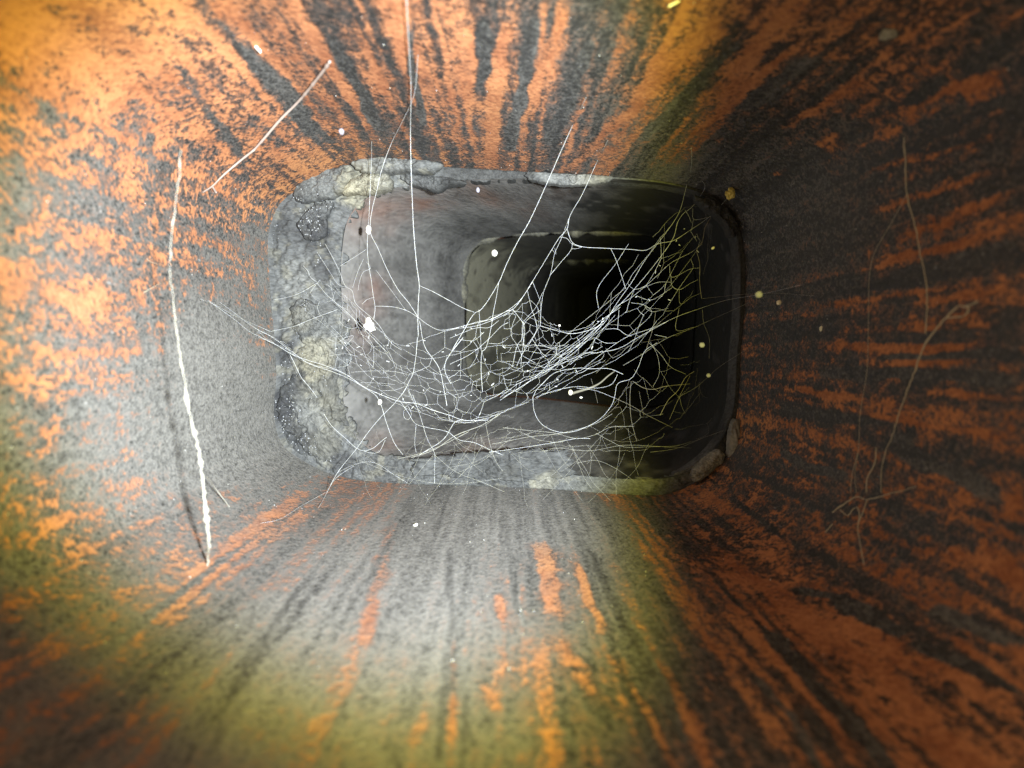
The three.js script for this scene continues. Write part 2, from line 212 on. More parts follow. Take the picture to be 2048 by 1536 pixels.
// loft between z0 and z1; half-open angular span gives uv 0..1 along it
function loft(rad, cen, z0, z1, t0, t1, nt, nz, uOf, vOf) {
  const pos = [], uv = [], idx = [];
  for (let j = 0; j <= nz; j++) for (let i = 0; i <= nt; i++) { const z = lerp(z0, z1, j / nz), th = lerp(t0, t1, i / nt), r = rad(th, z), c = cen(z); pos.push(c.x + r * Math.cos(th), c.y + r * Math.sin(th), z); uv.push(uOf(th, i / nt), vOf(z)); }
  for (let j = 0; j < nz; j++) for (let i = 0; i < nt; i++) { const a = j * (nt + 1) + i, b = a + 1, c = a + nt + 1, d = c + 1; idx.push(a, b, c, b, d, c); }
  const g = new THREE.BufferGeometry(); g.setAttribute('position', new THREE.Float32BufferAttribute(pos, 3)); g.setAttribute('uv', new THREE.Float32BufferAttribute(uv, 2)); g.setIndex(idx); g.computeVertexNormals(); return g;
}
const clayMat = std({ color: lin(0.4, 0.15, 0.06), roughness: 0.9 });
const c1 = () => C1, r1 = (th, z) => sampleR(R1, th) * bow(th, z);
const Z1 = 0.34, THICK = 0.022;
{
  const liner = thing('flue_liner', 'rust streaked clay flue section nearest the viewer, orange at its upper left', 'flue liner', [C1.x, C1.y, 0], 'clay sections of the flue');
  part('upper_wall', loft(r1, c1, 0, Z1, 0, PI, 360, 60, (t) => arc(t) / UM, (z) => z / ZMAX), upperMat, liner);
  part('lower_wall', loft(r1, c1, 0, Z1, PI, 2 * PI - 1e-6, 360, 60, (t) => (arc(t) - UM) / (1 - UM), (z) => z / ZMAX), lowerMat, liner);
  const shell = loft((t) => sampleR(R1, t) + THICK, c1, 0, Z1, 0, 2 * PI, 180, 2, (t) => t, (z) => z);
  const rim = (() => { const n = 180, pos = [], uv = [], idx = []; for (let i = 0; i <= n; i++) { const t = i / n * 2 * PI; for (const r of [r1(t, Z1), sampleR(R1, t) + THICK]) { pos.push(C1.x + r * Math.cos(t), C1.y + r * Math.sin(t), Z1); uv.push(0, 0); } } for (let i = 0; i < n; i++) idx.push(i * 2, i * 2 + 1, i * 2 + 2, i * 2 + 1, i * 2 + 3, i * 2 + 2); const g = new THREE.BufferGeometry(); g.setAttribute('position', new THREE.Float32BufferAttribute(pos, 3)); g.setAttribute('uv', new THREE.Float32BufferAttribute(uv, 2)); g.setIndex(idx); g.computeVertexNormals(); return g; })();
  part('outer_shell', mergeGeometries([shell, rim]), clayMat, liner);
}

// ───────────── the sections behind: same clay, sooted grey-brown with painted shade ─────────────
const V2 = dirOf(1270, 615), cen2 = (z) => ({ x: C1.x + V2.x / V2.z * z, y: C1.y + V2.y / V2.z * z });
function sootShadeTexture(seed, spots, base, tint) {
  const W = 1024, H = 512, c = new Uint8Array(W * H * 4), d = new Uint8Array(W * H * 4);
  const enc = (x) => 255 * (x <= 0.0031308 ? 12.92 * x : 1.055 * Math.pow(x, 1 / 2.4) - 0.055);
  for (let j = 0; j < H; j++) for (let i = 0; i < W; i++) {
    const u = i / W, v = j / H, n1 = vn(u * 40, v * 7, seed, 40), n2 = vn(u * 110, v * 22, seed + 1, 110), n3 = vn(u * 420, v * 70, seed + 2, 420), n4 = vn(u * 14, v * 7, seed + 3, 14), st = vn(u * 160, v * 5, seed + 4, 160);
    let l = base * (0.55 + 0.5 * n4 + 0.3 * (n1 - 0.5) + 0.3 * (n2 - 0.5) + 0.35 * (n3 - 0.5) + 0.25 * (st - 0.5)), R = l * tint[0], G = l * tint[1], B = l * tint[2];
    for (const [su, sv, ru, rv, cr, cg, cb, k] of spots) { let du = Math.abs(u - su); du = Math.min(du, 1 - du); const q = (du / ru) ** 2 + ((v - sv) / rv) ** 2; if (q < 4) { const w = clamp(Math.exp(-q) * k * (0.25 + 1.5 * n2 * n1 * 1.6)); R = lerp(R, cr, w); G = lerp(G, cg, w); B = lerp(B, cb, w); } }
    const o = (j * W + i) * 4; c[o] = enc(clamp(R)); c[o + 1] = enc(clamp(G)); c[o + 2] = enc(clamp(B)); c[o + 3] = 255;
    dat(d, o, 0.4 + 0.35 * (n3 - 0.5) + 0.3 * (n2 - 0.5), 0.72 + 0.2 * (n2 - 0.5));
  }
  const mk = (q, s) => { const t = new THREE.DataTexture(q, W, H); t.magFilter = t.minFilter = THREE.LinearFilter; t.wrapS = t.wrapT = THREE.RepeatWrapping; if (s) t.colorSpace = THREE.SRGBColorSpace; t.needsUpdate = true; return t; };
  return std({ map: mk(c, true), bumpMap: mk(d, false), bumpScale: 0.0008, roughnessMap: null, roughness: 0.78 });
}
function dat(d, o, a, b) { d[o] = 255 * clamp(a); d[o + 1] = 255 * clamp(b); d[o + 3] = 255; }
const ZA = -0.2, ZB = -0.465, ZC = -1.15;
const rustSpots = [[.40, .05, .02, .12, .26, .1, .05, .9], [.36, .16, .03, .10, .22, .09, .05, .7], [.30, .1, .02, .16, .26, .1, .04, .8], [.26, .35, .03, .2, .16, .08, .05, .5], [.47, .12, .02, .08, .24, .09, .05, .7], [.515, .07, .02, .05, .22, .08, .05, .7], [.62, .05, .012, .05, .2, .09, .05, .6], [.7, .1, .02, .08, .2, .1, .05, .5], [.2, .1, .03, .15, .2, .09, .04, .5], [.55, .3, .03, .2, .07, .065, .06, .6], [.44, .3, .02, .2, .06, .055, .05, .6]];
const M2 = sootShadeTexture(201, rustSpots.map((q) => [...q.slice(0, 7), q[7] * 0.55]).concat([[0, .4, .13, 1.2, .012, .012, .011, 2.6], [.93, .4, .06, 1.2, .02, .02, .017, 1.6], [.12, .6, .09, .6, .02, .02, .018, 1.8]]), 0.23, [1.02, 1, 0.96]), M3 = sootShadeTexture(301, [[.45, .3, .05, .3, .1, .06, .04, .6], [.5, .3, .11, 1.5, .28, .27, .2, 1.6], [0, .4, .2, 1.5, .012, .012, .011, 2.4]], 0.07, [1.05, 1, 0.85]), M4 = sootShadeTexture(401, [[.5, .02, .03, .04, .25, .24, .19, 1], [.46, .04, .03, .05, .2, .19, .15, .9]], 0.09, [1.05, 1, 0.85]);  // black right sides are painted shade; pale left of the third section, painted torchlight
function farLiner(label, z0, z1, mat, grow, cap) {
  const c = cen2((z0 + z1) / 2), t = thing('flue_liner', label, 'flue liner', [c.x, c.y, z0], 'clay sections of the flue');
  const rad = (th, z) => (sampleR(R2, th) + grow) * (1 + 0.005 * (vn(th / PI * 4, z * 25, 61 + Math.round(grow * 1e4), 8) - 0.5));
  part('wall', loft(rad, cen2, z0, z1, 0, 2 * PI - 1e-6, 360, 40, (th) => th / (2 * PI), (z) => (z0 - z) / 0.27), mat, t);
  part('outer_shell', loft((th) => sampleR(R2, th) + grow + THICK, cen2, z0 - 0.002, z1, 0, 2 * PI, 120, 2, (th) => th, (z) => z), clayMat, t);
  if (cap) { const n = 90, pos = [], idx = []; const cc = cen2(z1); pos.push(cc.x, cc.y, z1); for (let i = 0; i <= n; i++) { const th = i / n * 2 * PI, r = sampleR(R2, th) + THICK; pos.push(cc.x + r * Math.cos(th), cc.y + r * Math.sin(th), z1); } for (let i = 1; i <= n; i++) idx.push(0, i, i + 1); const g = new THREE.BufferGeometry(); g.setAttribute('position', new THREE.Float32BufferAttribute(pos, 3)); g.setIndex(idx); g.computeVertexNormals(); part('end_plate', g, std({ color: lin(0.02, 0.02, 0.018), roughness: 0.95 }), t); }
  return t;
}
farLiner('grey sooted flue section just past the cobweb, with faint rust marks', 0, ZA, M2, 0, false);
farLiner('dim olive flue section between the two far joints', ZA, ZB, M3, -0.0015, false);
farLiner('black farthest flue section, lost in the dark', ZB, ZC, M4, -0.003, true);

// ───────────── mortar joints ─────────────
const G_DARK = [.05, .051, .05], G_MID = [.10, .104, .104], G_PALE = [.175, .178, .168], TAN = [.29, .27, .19], TAR = [.03, .031, .034];
const PATCH = [ // place in the picture, radius, colour, strength: lime mortar, tar and soot on the joint
  [600, 450, 60, TAR, .6], [620, 400, 50, G_MID, .6], [575, 520, 45, G_MID, .8], [600, 560, 40, G_PALE, .6], [640, 470, 30, TAR, .5], [645, 540, 25, TAR, .6], [600, 640, 28, TAN, .2], [640, 640, 35, G_PALE, .3], [650, 690, 30, G_PALE, .7], [630, 720, 40, TAN, .5], [570, 700, 25, TAR, .7], [590, 760, 30, TAR, .6], [640, 780, 40, TAN, .16], [570, 820, 32, TAR, 1], [600, 870, 34, TAR, .7], [660, 830, 34, TAN, .2], [650, 890, 34, TAN, .16], [620, 830, 30, G_PALE, .6], [690, 930, 30, TAR, .6],
  [760, 335, 60, G_PALE, .6], [720, 375, 40, TAN, .55], [640, 375, 40, G_PALE, .4], [850, 345, 40, G_MID, .6], [1000, 348, 90, G_DARK, .8], [1180, 355, 40, TAN, .35], [1130, 355, 50, G_PALE, .6], [1300, 365, 80, G_MID, .5],
  [800, 940, 70, G_DARK, .6], [900, 940, 70, G_MID, .8], [1050, 945, 90, G_DARK, .35], [1090, 966, 26, TAN, .3], [960, 962, 90, G_DARK, .5], [1250, 970, 80, G_MID, .6], [1400, 930, 50, G_PALE, .6], [1470, 700, 140, G_MID, .5],
].map(([x, y, r, c, k]) => { const p = at(x, y, 0); return [p.x, p.y, r * 0.2545e-3, c, k]; });
function mortarColor(x, y, z, seed, patches, base) {
  const n = fbm3(x * 420, y * 420, z * 420, seed, 4), f = vn3(x * 2300, y * 2300, z * 2300, seed + 9), m = fbm3(x * 110, y * 110, z * 110, seed + 5, 3);
  const c = [...base]; let dx = x + (n - 0.5) * 0.008, dy = y + (m - 0.5) * 0.010;
  for (const [px, py, r, col, k] of patches) { const q = ((dx - px) ** 2 + (dy - py) ** 2) / (r * r); if (q < 3) { const w = k * (1 - sstep(0.35, 1.6, q)) * clamp(0.35 + 1.3 * n); for (let i = 0; i < 3; i++) c[i] = lerp(c[i], col[i], w); } }
  const ty = sstep(0.56, 0.68, fbm3(x * 190, y * 190, z * 190, seed + 21, 4)) * sstep(0.06, 0.12, base[0]) * 0.3; for (let i = 0; i < 3; i++) c[i] = lerp(c[i], TAN[i], ty);
  const s = clamp(0.42 + 0.85 * n + 0.75 * (f - 0.5) + 0.5 * (m - 0.5) + 0.5 * (vn3(x * 1100, y * 1100, z * 1100, seed + 14) - 0.5), 0.15, 1.9);
  const pit = 1 - 0.55 * sstep(0.62, 0.72, m) * sstep(0.5, 0.65, n);
  return c.map((v) => clamp(v * s * pit));
}
function finish(pos, idx, col) { const g = new THREE.BufferGeometry(); g.setAttribute('position', new THREE.Float32BufferAttribute(pos, 3)); g.setAttribute('color', new THREE.Float32BufferAttribute(col, 3)); g.setIndex(idx); g.computeVertexNormals(); return g; }
const mortarMat = std({ vertexColors: true, roughness: 0.85 });
const tarGlintMat = std({ color: lin(0.26, 0.27, 0.28), roughness: 0.3, metalness: 0 });
const joint = thing('mortar_joint', 'crumbling grey and tan mortar round the nearest joint, behind the cobweb', 'mortar', [C1.x, C1.y, 0]);
{ // the bed: a rough ring lapping from the near section's end onto the next one's mouth
  const n = 1500, m = 56, pos = [], idx = [], col = [];
  for (let j = 0; j <= m; j++) for (let i = 0; i <= n; i++) {
    const th = (i % n) / n * 2 * PI, k = j / m, ra = sampleR(R1, th) + 0.001, rb = sampleR(R2, th), gap = ra - rb;
    const lap = clamp(gap / 0.02, 0.12, 1), cx = Math.cos(th), sy = Math.sin(th);
    const rag = (fbm3(cx * 9, sy * 9, 1, 71, 4) - 0.5) * 0.014 * lap + (fbm3(cx * 40, sy * 40, 2, 72, 3) - 0.5) * 0.007 * lap;
    const rin = rb + 0.0006 - Math.max(0, rag + 0.001 * lap);
    const kk = clamp(k / 0.86), r = k <= 0.86 ? lerp(ra, rin, kk) : lerp(rin, rb + 0.001, (k - 0.86) / 0.14);
    let x = C1.x + r * cx, y = C1.y + r * sy;
    const body = Math.sin(PI * clamp(kk, 0.02, 0.98)) ** 0.6;
    let z = -0.0015 + lap * body * (0.001 + 0.0055 * (fbm3(x * 90, y * 90, 3, 73, 4) - 0.32)) + lap * (fbm3(x * 420, y * 420, 4, 74, 3) - 0.5) * 0.0036;
    if (k < 0.05) z = Math.max(z, 0.0002) * (k / 0.05) + 0.0006; if (k > 0.86) z -= ((k - 0.86) / 0.14) ** 0.7 * 0.012;
    pos.push(x, y, z); const c = mortarColor(x, y, z, 75, PATCH, lap < 0.5 ? G_DARK : G_MID); col.push(...c);
  }
  for (let j = 0; j < m; j++) for (let i = 0; i < n; i++) { const a = j * (n + 1) + i, b = a + 1, c = a + n + 1, d = c + 1; idx.push(a, c, b, b, c, d); }
  part('mortar_bed', finish(pos, idx, col), mortarMat, joint);
}
function lumpGeo(outline, z0, h, seed, base, patches, rough = 1, sink = 0.004, tilt = [0, 0]) { // a ragged pad of mortar standing on the joint
  const pts = outline.map(([x, y]) => at(x, y, z0)), n = 220, m = 40, c = pts.reduce((a, p) => a.add(p), new THREE.Vector3()).multiplyScalar(1 / pts.length);
  const rim = new THREE.CatmullRomCurve3(pts, true, 'centripetal').getSpacedPoints(n), pos = [], idx = [], col = [];
  for (let j = 0; j <= m; j++) for (let i = 0; i <= n; i++) {
    const q = rim[i % n], k = j / m, kk = Math.min(1, k / 0.85), edge = 1 + (fbm3(q.x * 260, q.y * 260, seed, seed, 4) - 0.5) * 0.42 * kk * rough;
    let x = lerp(c.x, q.x, kk * edge), y = lerp(c.y, q.y, kk * edge);
    let z = z0 + h * Math.sqrt(Math.max(0, 1 - kk ** 3.2)) * (0.55 + 0.9 * fbm3(x * 150, y * 150, seed, seed + 1, 4)) + (fbm3(x * 520, y * 520, seed, seed + 2, 4) - 0.5) * 0.0034 * rough - 0.0016 * sstep(0.57, 0.66, fbm3(x * 130, y * 130, 2, seed + 6, 3)) + (x - c.x) * tilt[0] + (y - c.y) * tilt[1];
    if (k > 0.85) { const e = (k - 0.85) / 0.15; z -= e * sink; x = lerp(x, c.x, e * 0.06); y = lerp(y, c.y, e * 0.06); }
    pos.push(x, y, z); col.push(...mortarColor(x, y, z, seed + 3, patches, base.map((q) => q * 0.75)));
  }
  for (let j = 0; j < m; j++) for (let i = 0; i < n; i++) { const a = j * (n + 1) + i, b = a + 1, cc = a + n + 1, d = cc + 1; idx.push(a, cc, b, b, cc, d); }
  return finish(pos, idx, col);
}
const lump = (...a) => part('mortar_lump', lumpGeo(...a), mortarMat, joint);
lump([[706, 326], [740, 314], [800, 318], [860, 318], [884, 330], [878, 342], [850, 348], [800, 346], [760, 350], [722, 346]], 0.0035, 0.005, 81, G_PALE, PATCH);
lump([[712, 356], [740, 345], [775, 348], [790, 362], [782, 378], [760, 386], [735, 390], [712, 388], [690, 390], [684, 374]], 0.0025, 0.0045, 82, TAN, PATCH);
lump([[586, 372], [640, 346], [690, 332], [708, 344], [700, 372], [668, 396], [625, 404], [588, 402]], 0.002, 0.0045, 83, G_MID, PATCH);
lump([[604, 432], [640, 400], [664, 408], [656, 440], [650, 474], [632, 480], [606, 468], [594, 450]], 0.0015, 0.0024, 84, G_MID, PATCH, 1.3);
lump([[588, 606], [612, 598], [640, 612], [654, 640], [646, 668], [616, 690], [594, 672], [582, 640]], 0.001, 0.0024, 85, G_MID, PATCH);
lump([[560, 780], [580, 752], [610, 740], [660, 742], [680, 790], [694, 830], [686, 870], [680, 925], [640, 920], [594, 886], [562, 850], [554, 812]], 0.0008, 0.0022, 86, G_MID, PATCH, 0.9);
lump([[600, 700], [640, 680], [668, 706], [676, 760], [640, 780], [604, 760]], 0.0006, 0.002, 87, G_MID, PATCH, 0.9);
lump([[812, 925], [880, 912], [960, 905], [1040, 900], [1130, 904], [1156, 922], [1140, 950], [1060, 962], [960, 958], [880, 952], [820, 950]], 0.0008, 0.002, 88, G_MID, PATCH);
lump([[800, 350], [850, 352], [900, 356], [935, 366], [900, 374], [880, 386], [850, 378], [815, 366]], 0.001, 0.003, 89, G_DARK, PATCH);
lump([[1050, 346], [1120, 348], [1180, 350], [1230, 355], [1215, 364], [1150, 370], [1090, 366], [1056, 358]], 0.001, 0.002, 90, G_MID, PATCH, 0.8);
lump([[1382, 948], [1408, 920], [1438, 900], [1450, 910], [1436, 934], [1404, 958], [1386, 964]], 0.003, 0.004, 91, [.36, .34, .27], [], 0.8);
lump([[1392, 392], [1430, 396], [1462, 428], [1478, 470], [1466, 476], [1440, 440], [1404, 412]], 0.001, 0.003, 92, G_DARK, [], 0.8);
{ // tar beads, their glint painted as a pale colour, on the joint's left side
  const r = rng(93), geos = [], base = new THREE.IcosahedronGeometry(1, 1);
  const zones = [[572, 830, 30, 42, 150], [605, 885, 36, 22, 80], [640, 915, 36, 10, 40], [578, 740, 16, 50, 50], [618, 440, 24, 32, 90], [650, 410, 18, 14, 24], [632, 505, 12, 34, 26], [612, 600, 10, 22, 26], [596, 680, 14, 40, 40], [628, 760, 26, 40, 26], [550, 440, 10, 60, 40], [600, 385, 40, 18, 30]];
  const spots = []; for (const [x, y, rx, ry, n] of zones) for (let k = 0; k < n; k++) { const a = r() * 6.283, q = Math.sqrt(r()); spots.push([x + rx * q * Math.cos(a), y + ry * q * Math.sin(a), 0.34e-3 * (0.25 + r() ** 3)]); }
  const bed = joint.children.filter((c) => c.name.startsWith('mortar'));
  const rayc = new THREE.Raycaster(); joint.updateMatrixWorld(true);
  const inst = new THREE.InstancedMesh(base, tarGlintMat, spots.length); inst.name = 'tar_beads'; inst.userData.kind = 'stuff'; const M = new THREE.Matrix4(), Q = new THREE.Quaternion(), o = joint.position;
  // the surface height under each bead: nearest vertex of the pads and bed, looked up on a coarse grid
  const cell = 0.0009, H = new Map(); for (const b of bed) { const p = b.geometry.attributes.position; for (let i = 0; i < p.count; i++) { const key = Math.round(p.getX(i) / cell) + ',' + Math.round(p.getY(i) / cell), z = p.getZ(i); if (!(H.get(key) > z)) H.set(key, z); } }
  spots.forEach(([x, y, s], i) => { const p = at(x, y, 0.004), z = H.get(Math.round((p.x - o.x) / cell) + ',' + Math.round((p.y - o.y) / cell)) ?? 0; const q = at(x, y, z); M.compose(new THREE.Vector3(q.x - o.x, q.y - o.y, z + s * 0.2), Q, new THREE.Vector3(s, s, s * 0.8)); inst.setMatrixAt(i, M); });
  joint.add(inst);
}
function farJoint(z, seed, label, out, inn, col) {
  const c = cen2(z), t = thing('mortar_joint', label, 'mortar', [c.x, c.y, z]), n = 600, m = 12, pos = [], idx = [], cl = [];
  for (let j = 0; j <= m; j++) for (let i = 0; i <= n; i++) {
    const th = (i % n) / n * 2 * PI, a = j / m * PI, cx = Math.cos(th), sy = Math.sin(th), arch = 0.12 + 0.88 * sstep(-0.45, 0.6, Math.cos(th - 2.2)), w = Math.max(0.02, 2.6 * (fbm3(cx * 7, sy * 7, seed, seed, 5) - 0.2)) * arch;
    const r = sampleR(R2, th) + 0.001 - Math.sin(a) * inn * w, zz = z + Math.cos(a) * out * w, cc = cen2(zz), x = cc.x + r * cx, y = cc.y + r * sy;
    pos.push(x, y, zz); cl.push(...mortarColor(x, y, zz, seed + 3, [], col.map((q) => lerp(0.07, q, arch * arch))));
  }
  for (let j = 0; j < m; j++) for (let i = 0; i < n; i++) { const a = j * (n + 1) + i; idx.push(a, a + 1, a + n + 1, a + 1, a + n + 2, a + n + 1); }
  part('mortar_bead', finish(pos, idx, cl), mortarMat, t);
}
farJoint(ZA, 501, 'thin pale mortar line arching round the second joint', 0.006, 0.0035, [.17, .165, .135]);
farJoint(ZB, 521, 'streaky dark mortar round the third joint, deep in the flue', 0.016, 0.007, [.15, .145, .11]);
{ // loose flake at the lower right of the joint
  const f = thing('mortar_flake', 'ridged grey mortar flake peeling off the joint at its lower right', 'mortar flake', at(1476, 896, 0.004).toArray());
  const o = [[1468, 838], [1490, 844], [1502, 872], [1504, 905], [1490, 936], [1470, 958], [1458, 936], [1452, 900], [1456, 862]], pts = o.map(([x, y]) => at(x, y, 0.004)), n = 120, m = 30, pos = [], idx = [], col = [], c = at(1477, 896, 0.004);
  const rim = new THREE.CatmullRomCurve3(pts, true).getSpacedPoints(n);
  for (let j = 0; j <= m; j++) for (let i = 0; i <= n; i++) { const q = rim[i % n], k = j / m, kk = Math.min(1, k / 0.8), e = 1 + (fbm3(q.x * 500, q.y * 500, 5, 541, 3) - 0.5) * 0.16; const x = lerp(c.x, q.x, kk * e), y = lerp(c.y, q.y, kk * e); const ridge = Math.abs(vn(x * 520 + y * 60, y * 110, 542) - 0.5) * 2; const z = 0.004 + 0.003 * (1 - kk ** 3) + 0.0022 * ridge - (x - c.x) * 0.5 - (k > 0.8 ? (k - 0.8) / 0.2 * 0.004 : 0); pos.push(x, y, z); const s = (0.45 + ridge * 0.6) * (0.7 + 0.6 * vn3(x * 1600, y * 1600, z * 900, 543)); col.push(.34 * s, .335 * s, .29 * s); }
  for (let j = 0; j < m; j++) for (let i = 0; i < n; i++) { const a = j * (n + 1) + i; idx.push(a, a + n + 1, a + 1, a + 1, a + n + 1, a + n + 2); }
  part('flake_body', finish(pos, idx, col), mortarMat, f);
}

// ───────────── silk ─────────────
class Tubes {
  constructor() { this.pos = []; this.idx = []; this.n = 0; }
  add(pts, r, sides = 5, wob = 0.25, seed = 1) {
    const up = new THREE.Vector3(0.13, 0.31, 0.94), T = new THREE.Vector3(), A = new THREE.Vector3(), B = new THREE.Vector3(), start = this.n;
    pts.forEach((p, i) => {
      T.subVectors(pts[Math.min(i + 1, pts.length - 1)], pts[Math.max(i - 1, 0)]).normalize(); A.crossVectors(T, up).normalize(); B.crossVectors(T, A);
      const rad = (typeof r === 'function' ? r(i / (pts.length - 1)) : r) * (1 - wob / 2 + wob * h2(i, seed, 7) + (h2(i, seed, 9) > 0.94 ? wob * 1.6 : 0));
      for (let k = 0; k < sides; k++) { const a = k / sides * 2 * PI; this.pos.push(p.x + (A.x * Math.cos(a) + B.x * Math.sin(a)) * rad, p.y + (A.y * Math.cos(a) + B.y * Math.sin(a)) * rad, p.z + (A.z * Math.cos(a) + B.z * Math.sin(a)) * rad); }
      this.n += sides;
    });
    for (let i = 0; i < pts.length - 1; i++) for (let k = 0; k < sides; k++) { const a = start + i * sides + k, b = start + i * sides + (k + 1) % sides; this.idx.push(a, a + sides, b, b, a + sides, b + sides); }
    for (const e of [start, start + (pts.length - 1) * sides]) for (let k = 1; k < sides - 1; k++) this.idx.push(e, e + k, e + k + 1);
    return this;
  }
  geo() { const g = new THREE.BufferGeometry(); g.setAttribute('position', new THREE.Float32BufferAttribute(this.pos, 3)); g.setIndex(this.idx); g.computeVertexNormals(); return g; }
}
const silkMat = std({ color: lin(0.56, 0.58, 0.575), roughness: 0.6 });
const dustMat = std({ color: lin(0.26, 0.24, 0.18), roughness: 0.95 });
const fineMat = std({ color: lin(0.36, 0.36, 0.31), roughness: 0.8 });
const SILK = 0.36;
const webZ = (x, y) => 0.006 + 0.026 * Math.exp(-(((x - 960) / 330) ** 2)) * clamp((y - 480) / 320) - 0.012 * sstep(1150, 1450, x) + 0.004 * (vn(x * 0.006, y * 0.006, 601) - 0.5);
const webP = (x, y, dz = 0) => at(x, y, webZ(x, y) + dz);
function smooth(pts, seg, jit = 0, seed = 1) { const c = new THREE.CatmullRomCurve3(pts, false, 'centripetal'), L = c.getLength(), n = Math.max(2, Math.ceil(L / seg)), out = c.getSpacedPoints(n); if (jit) out.forEach((p, i) => { if (i && i < n) { p.x += (h2(i, seed, 3) - 0.5) * jit; p.y += (h2(i, seed, 4) - 0.5) * jit; } }); return out; }
const web = thing('cobweb', 'white cobweb sagging like a hammock across the dark opening', 'cobweb', at(1000, 720, 0.01).toArray());
let strandSeed = 1;
function strand(px, r = 0.2e-3, dz = 0, mat = silkMat, dz1 = dz) {
  const n = px.length - 1, pts = px.map(([x, y], i) => { const w = wallAt(x, y); return at(x, y, Math.max(webZ(x, y) + lerp(dz, dz1, i / n), w.open ? -1 : w.z + 0.003)); }), s = ++strandSeed;
  return part('strand', new Tubes().add(smooth(pts, 0.0011, r * 0.25, s), Math.max(0.045e-3, r * SILK * 0.9), 5, 0.35, s).geo(), mat, web);
}
const Z = (ox, oy, k) => (list) => list.map(([x, y]) => [ox + x / k, oy + y / k]);
const A = Z(500, 280, 3.657), B = Z(1000, 280, 3.657), Cc = Z(500, 620, 3.657), E = Z(1000, 620, 3.657), F = Z(900, 420, 4.8), G = Z(1000, 720, 5.12);
// long hangers
strand([[812, -20], [816, 60], [820, 130], [822, 180], [821, 270], ...A([[1178, 190], [1185, 400], [1200, 700], [1220, 920], [1238, 1060], [1232, 1160], [1228, 1300], [1230, 1440]]), ...Cc([[1225, 200], [1215, 330]])], 0.34e-3, 0.07, silkMat, 0.002);
strand(Cc([[1215, 330], [1190, 470], [1165, 520], [1130, 590], [1050, 690], [960, 780], [860, 900], [790, 1000], [640, 1190], [560, 1340], [500, 1450]]), 0.26e-3, 0, silkMat, 0.006);
strand(Cc([[1240, 80], [1280, 270], [1380, 420], [1415, 560], [1440, 700]]), 0.3e-3, 0.002);
strand(A([[890, 10], [888, 170], [880, 330], [870, 560], [862, 660], [858, 790], [870, 930], [885, 1010], [900, 1130], [915, 1230], [905, 1310]]), 0.26e-3, 0.012, silkMat, 0);
strand([[836, 110], [828, 190], [806, 240], ...A([[1045, 0], [1000, 110], [960, 230], [930, 360], [900, 480], [880, 600], [885, 690], [930, 780], [1000, 940], [1080, 1090], [1160, 1190], [1225, 1290]])], 0.28e-3, 0.03, silkMat, 0);
strand(A([[1240, 1065], [1340, 1110], [1450, 1170], [1560, 1230], [1640, 1260]]), 0.26e-3);
strand([[1172, 195], [1140, 262], [1060, 440], ...A([[1960, 740], [1880, 900], [1820, 1040], [1690, 1240], [1640, 1270], [1560, 1400], [1480, 1536]]), ...Cc([[1560, 200], [1430, 380], [1430, 460], [1470, 540]])], 0.28e-3, 0.035, silkMat, 0);
strand([...A([[1820, 1040], [1800, 1160], [1780, 1260], [1760, 1390], [1720, 1530]]), ...Cc([[1700, 300], [1690, 420], [1700, 600]])], 0.26e-3);
strand(A([[1675, 1240], [1685, 1400], [1690, 1536]]), 0.2e-3);
// left side
strand(A([[550, 760], [600, 850], [650, 950], [700, 1070], [745, 1100], [770, 1190], [830, 1250], [890, 1300], [940, 1350], [1000, 1440], [1050, 1500], [1110, 1536]]), 0.2e-3);
strand(A([[490, 820], [530, 880], [580, 960], [650, 1060], [700, 1075]]), 0.14e-3);
strand(A([[490, 1040], [440, 1000], [425, 960], [390, 920]]), 0.2e-3); strand(A([[490, 1045], [400, 1100], [310, 1140], [170, 1170]]), 0.18e-3);
strand(A([[490, 1045], [560, 1130], [640, 1200], [720, 1270], [800, 1350], [870, 1420], [940, 1490], [1010, 1560]]), 0.22e-3);
strand(A([[850, 800], [760, 860], [660, 920]]), 0.16e-3); strand(A([[830, 870], [790, 960], [750, 1080]]), 0.15e-3); strand(A([[850, 890], [880, 940], [830, 965], [800, 1040], [790, 1100]]), 0.15e-3);
strand(A([[910, 1150], [860, 1165], [820, 1200]]), 0.15e-3); strand(A([[920, 950], [1010, 1070], [1140, 1245]]), 0.13e-3);
strand(A([[920, 1215], [1040, 1220], [1140, 1245], [1225, 1295], [1300, 1350], [1385, 1390], [1480, 1380], [1600, 1350], [1760, 1310], [1880, 1250], [1925, 1235], [2048, 1070]]), 0.24e-3);
strand([[400, 598], [430, 610], [470, 632], ...A([[80, 1370], [150, 1400], [170, 1395], [330, 1360], [450, 1310], [640, 1240]])], 0.19e-3, 0.018, silkMat, 0);
strand([[415, 600], [470, 640], ...Cc([[0, 160], [100, 210], [200, 260], [300, 320], [400, 360], [560, 410], [700, 470], [830, 560], [960, 620], [1100, 670], [1220, 685], [1330, 730], [1460, 770], [1560, 805], [1740, 805]])], 0.28e-3, 0.016, silkMat, 0);
strand([[440, 605], [520, 662], ...Cc([[150, 190], [300, 300], [430, 390], [600, 450], [720, 500], [840, 570], [920, 625], [960, 700], [1000, 830], [1060, 980], [1120, 1060]])], 0.24e-3, 0.014, silkMat, 0);
strand(Cc([[60, 200], [180, 250], [420, 385], [620, 440], [700, 475]]), 0.18e-3, 0.003);
strand(Cc([[290, 320], [330, 400], [380, 500], [440, 570], [490, 640]]), 0.3e-3, 0.002);
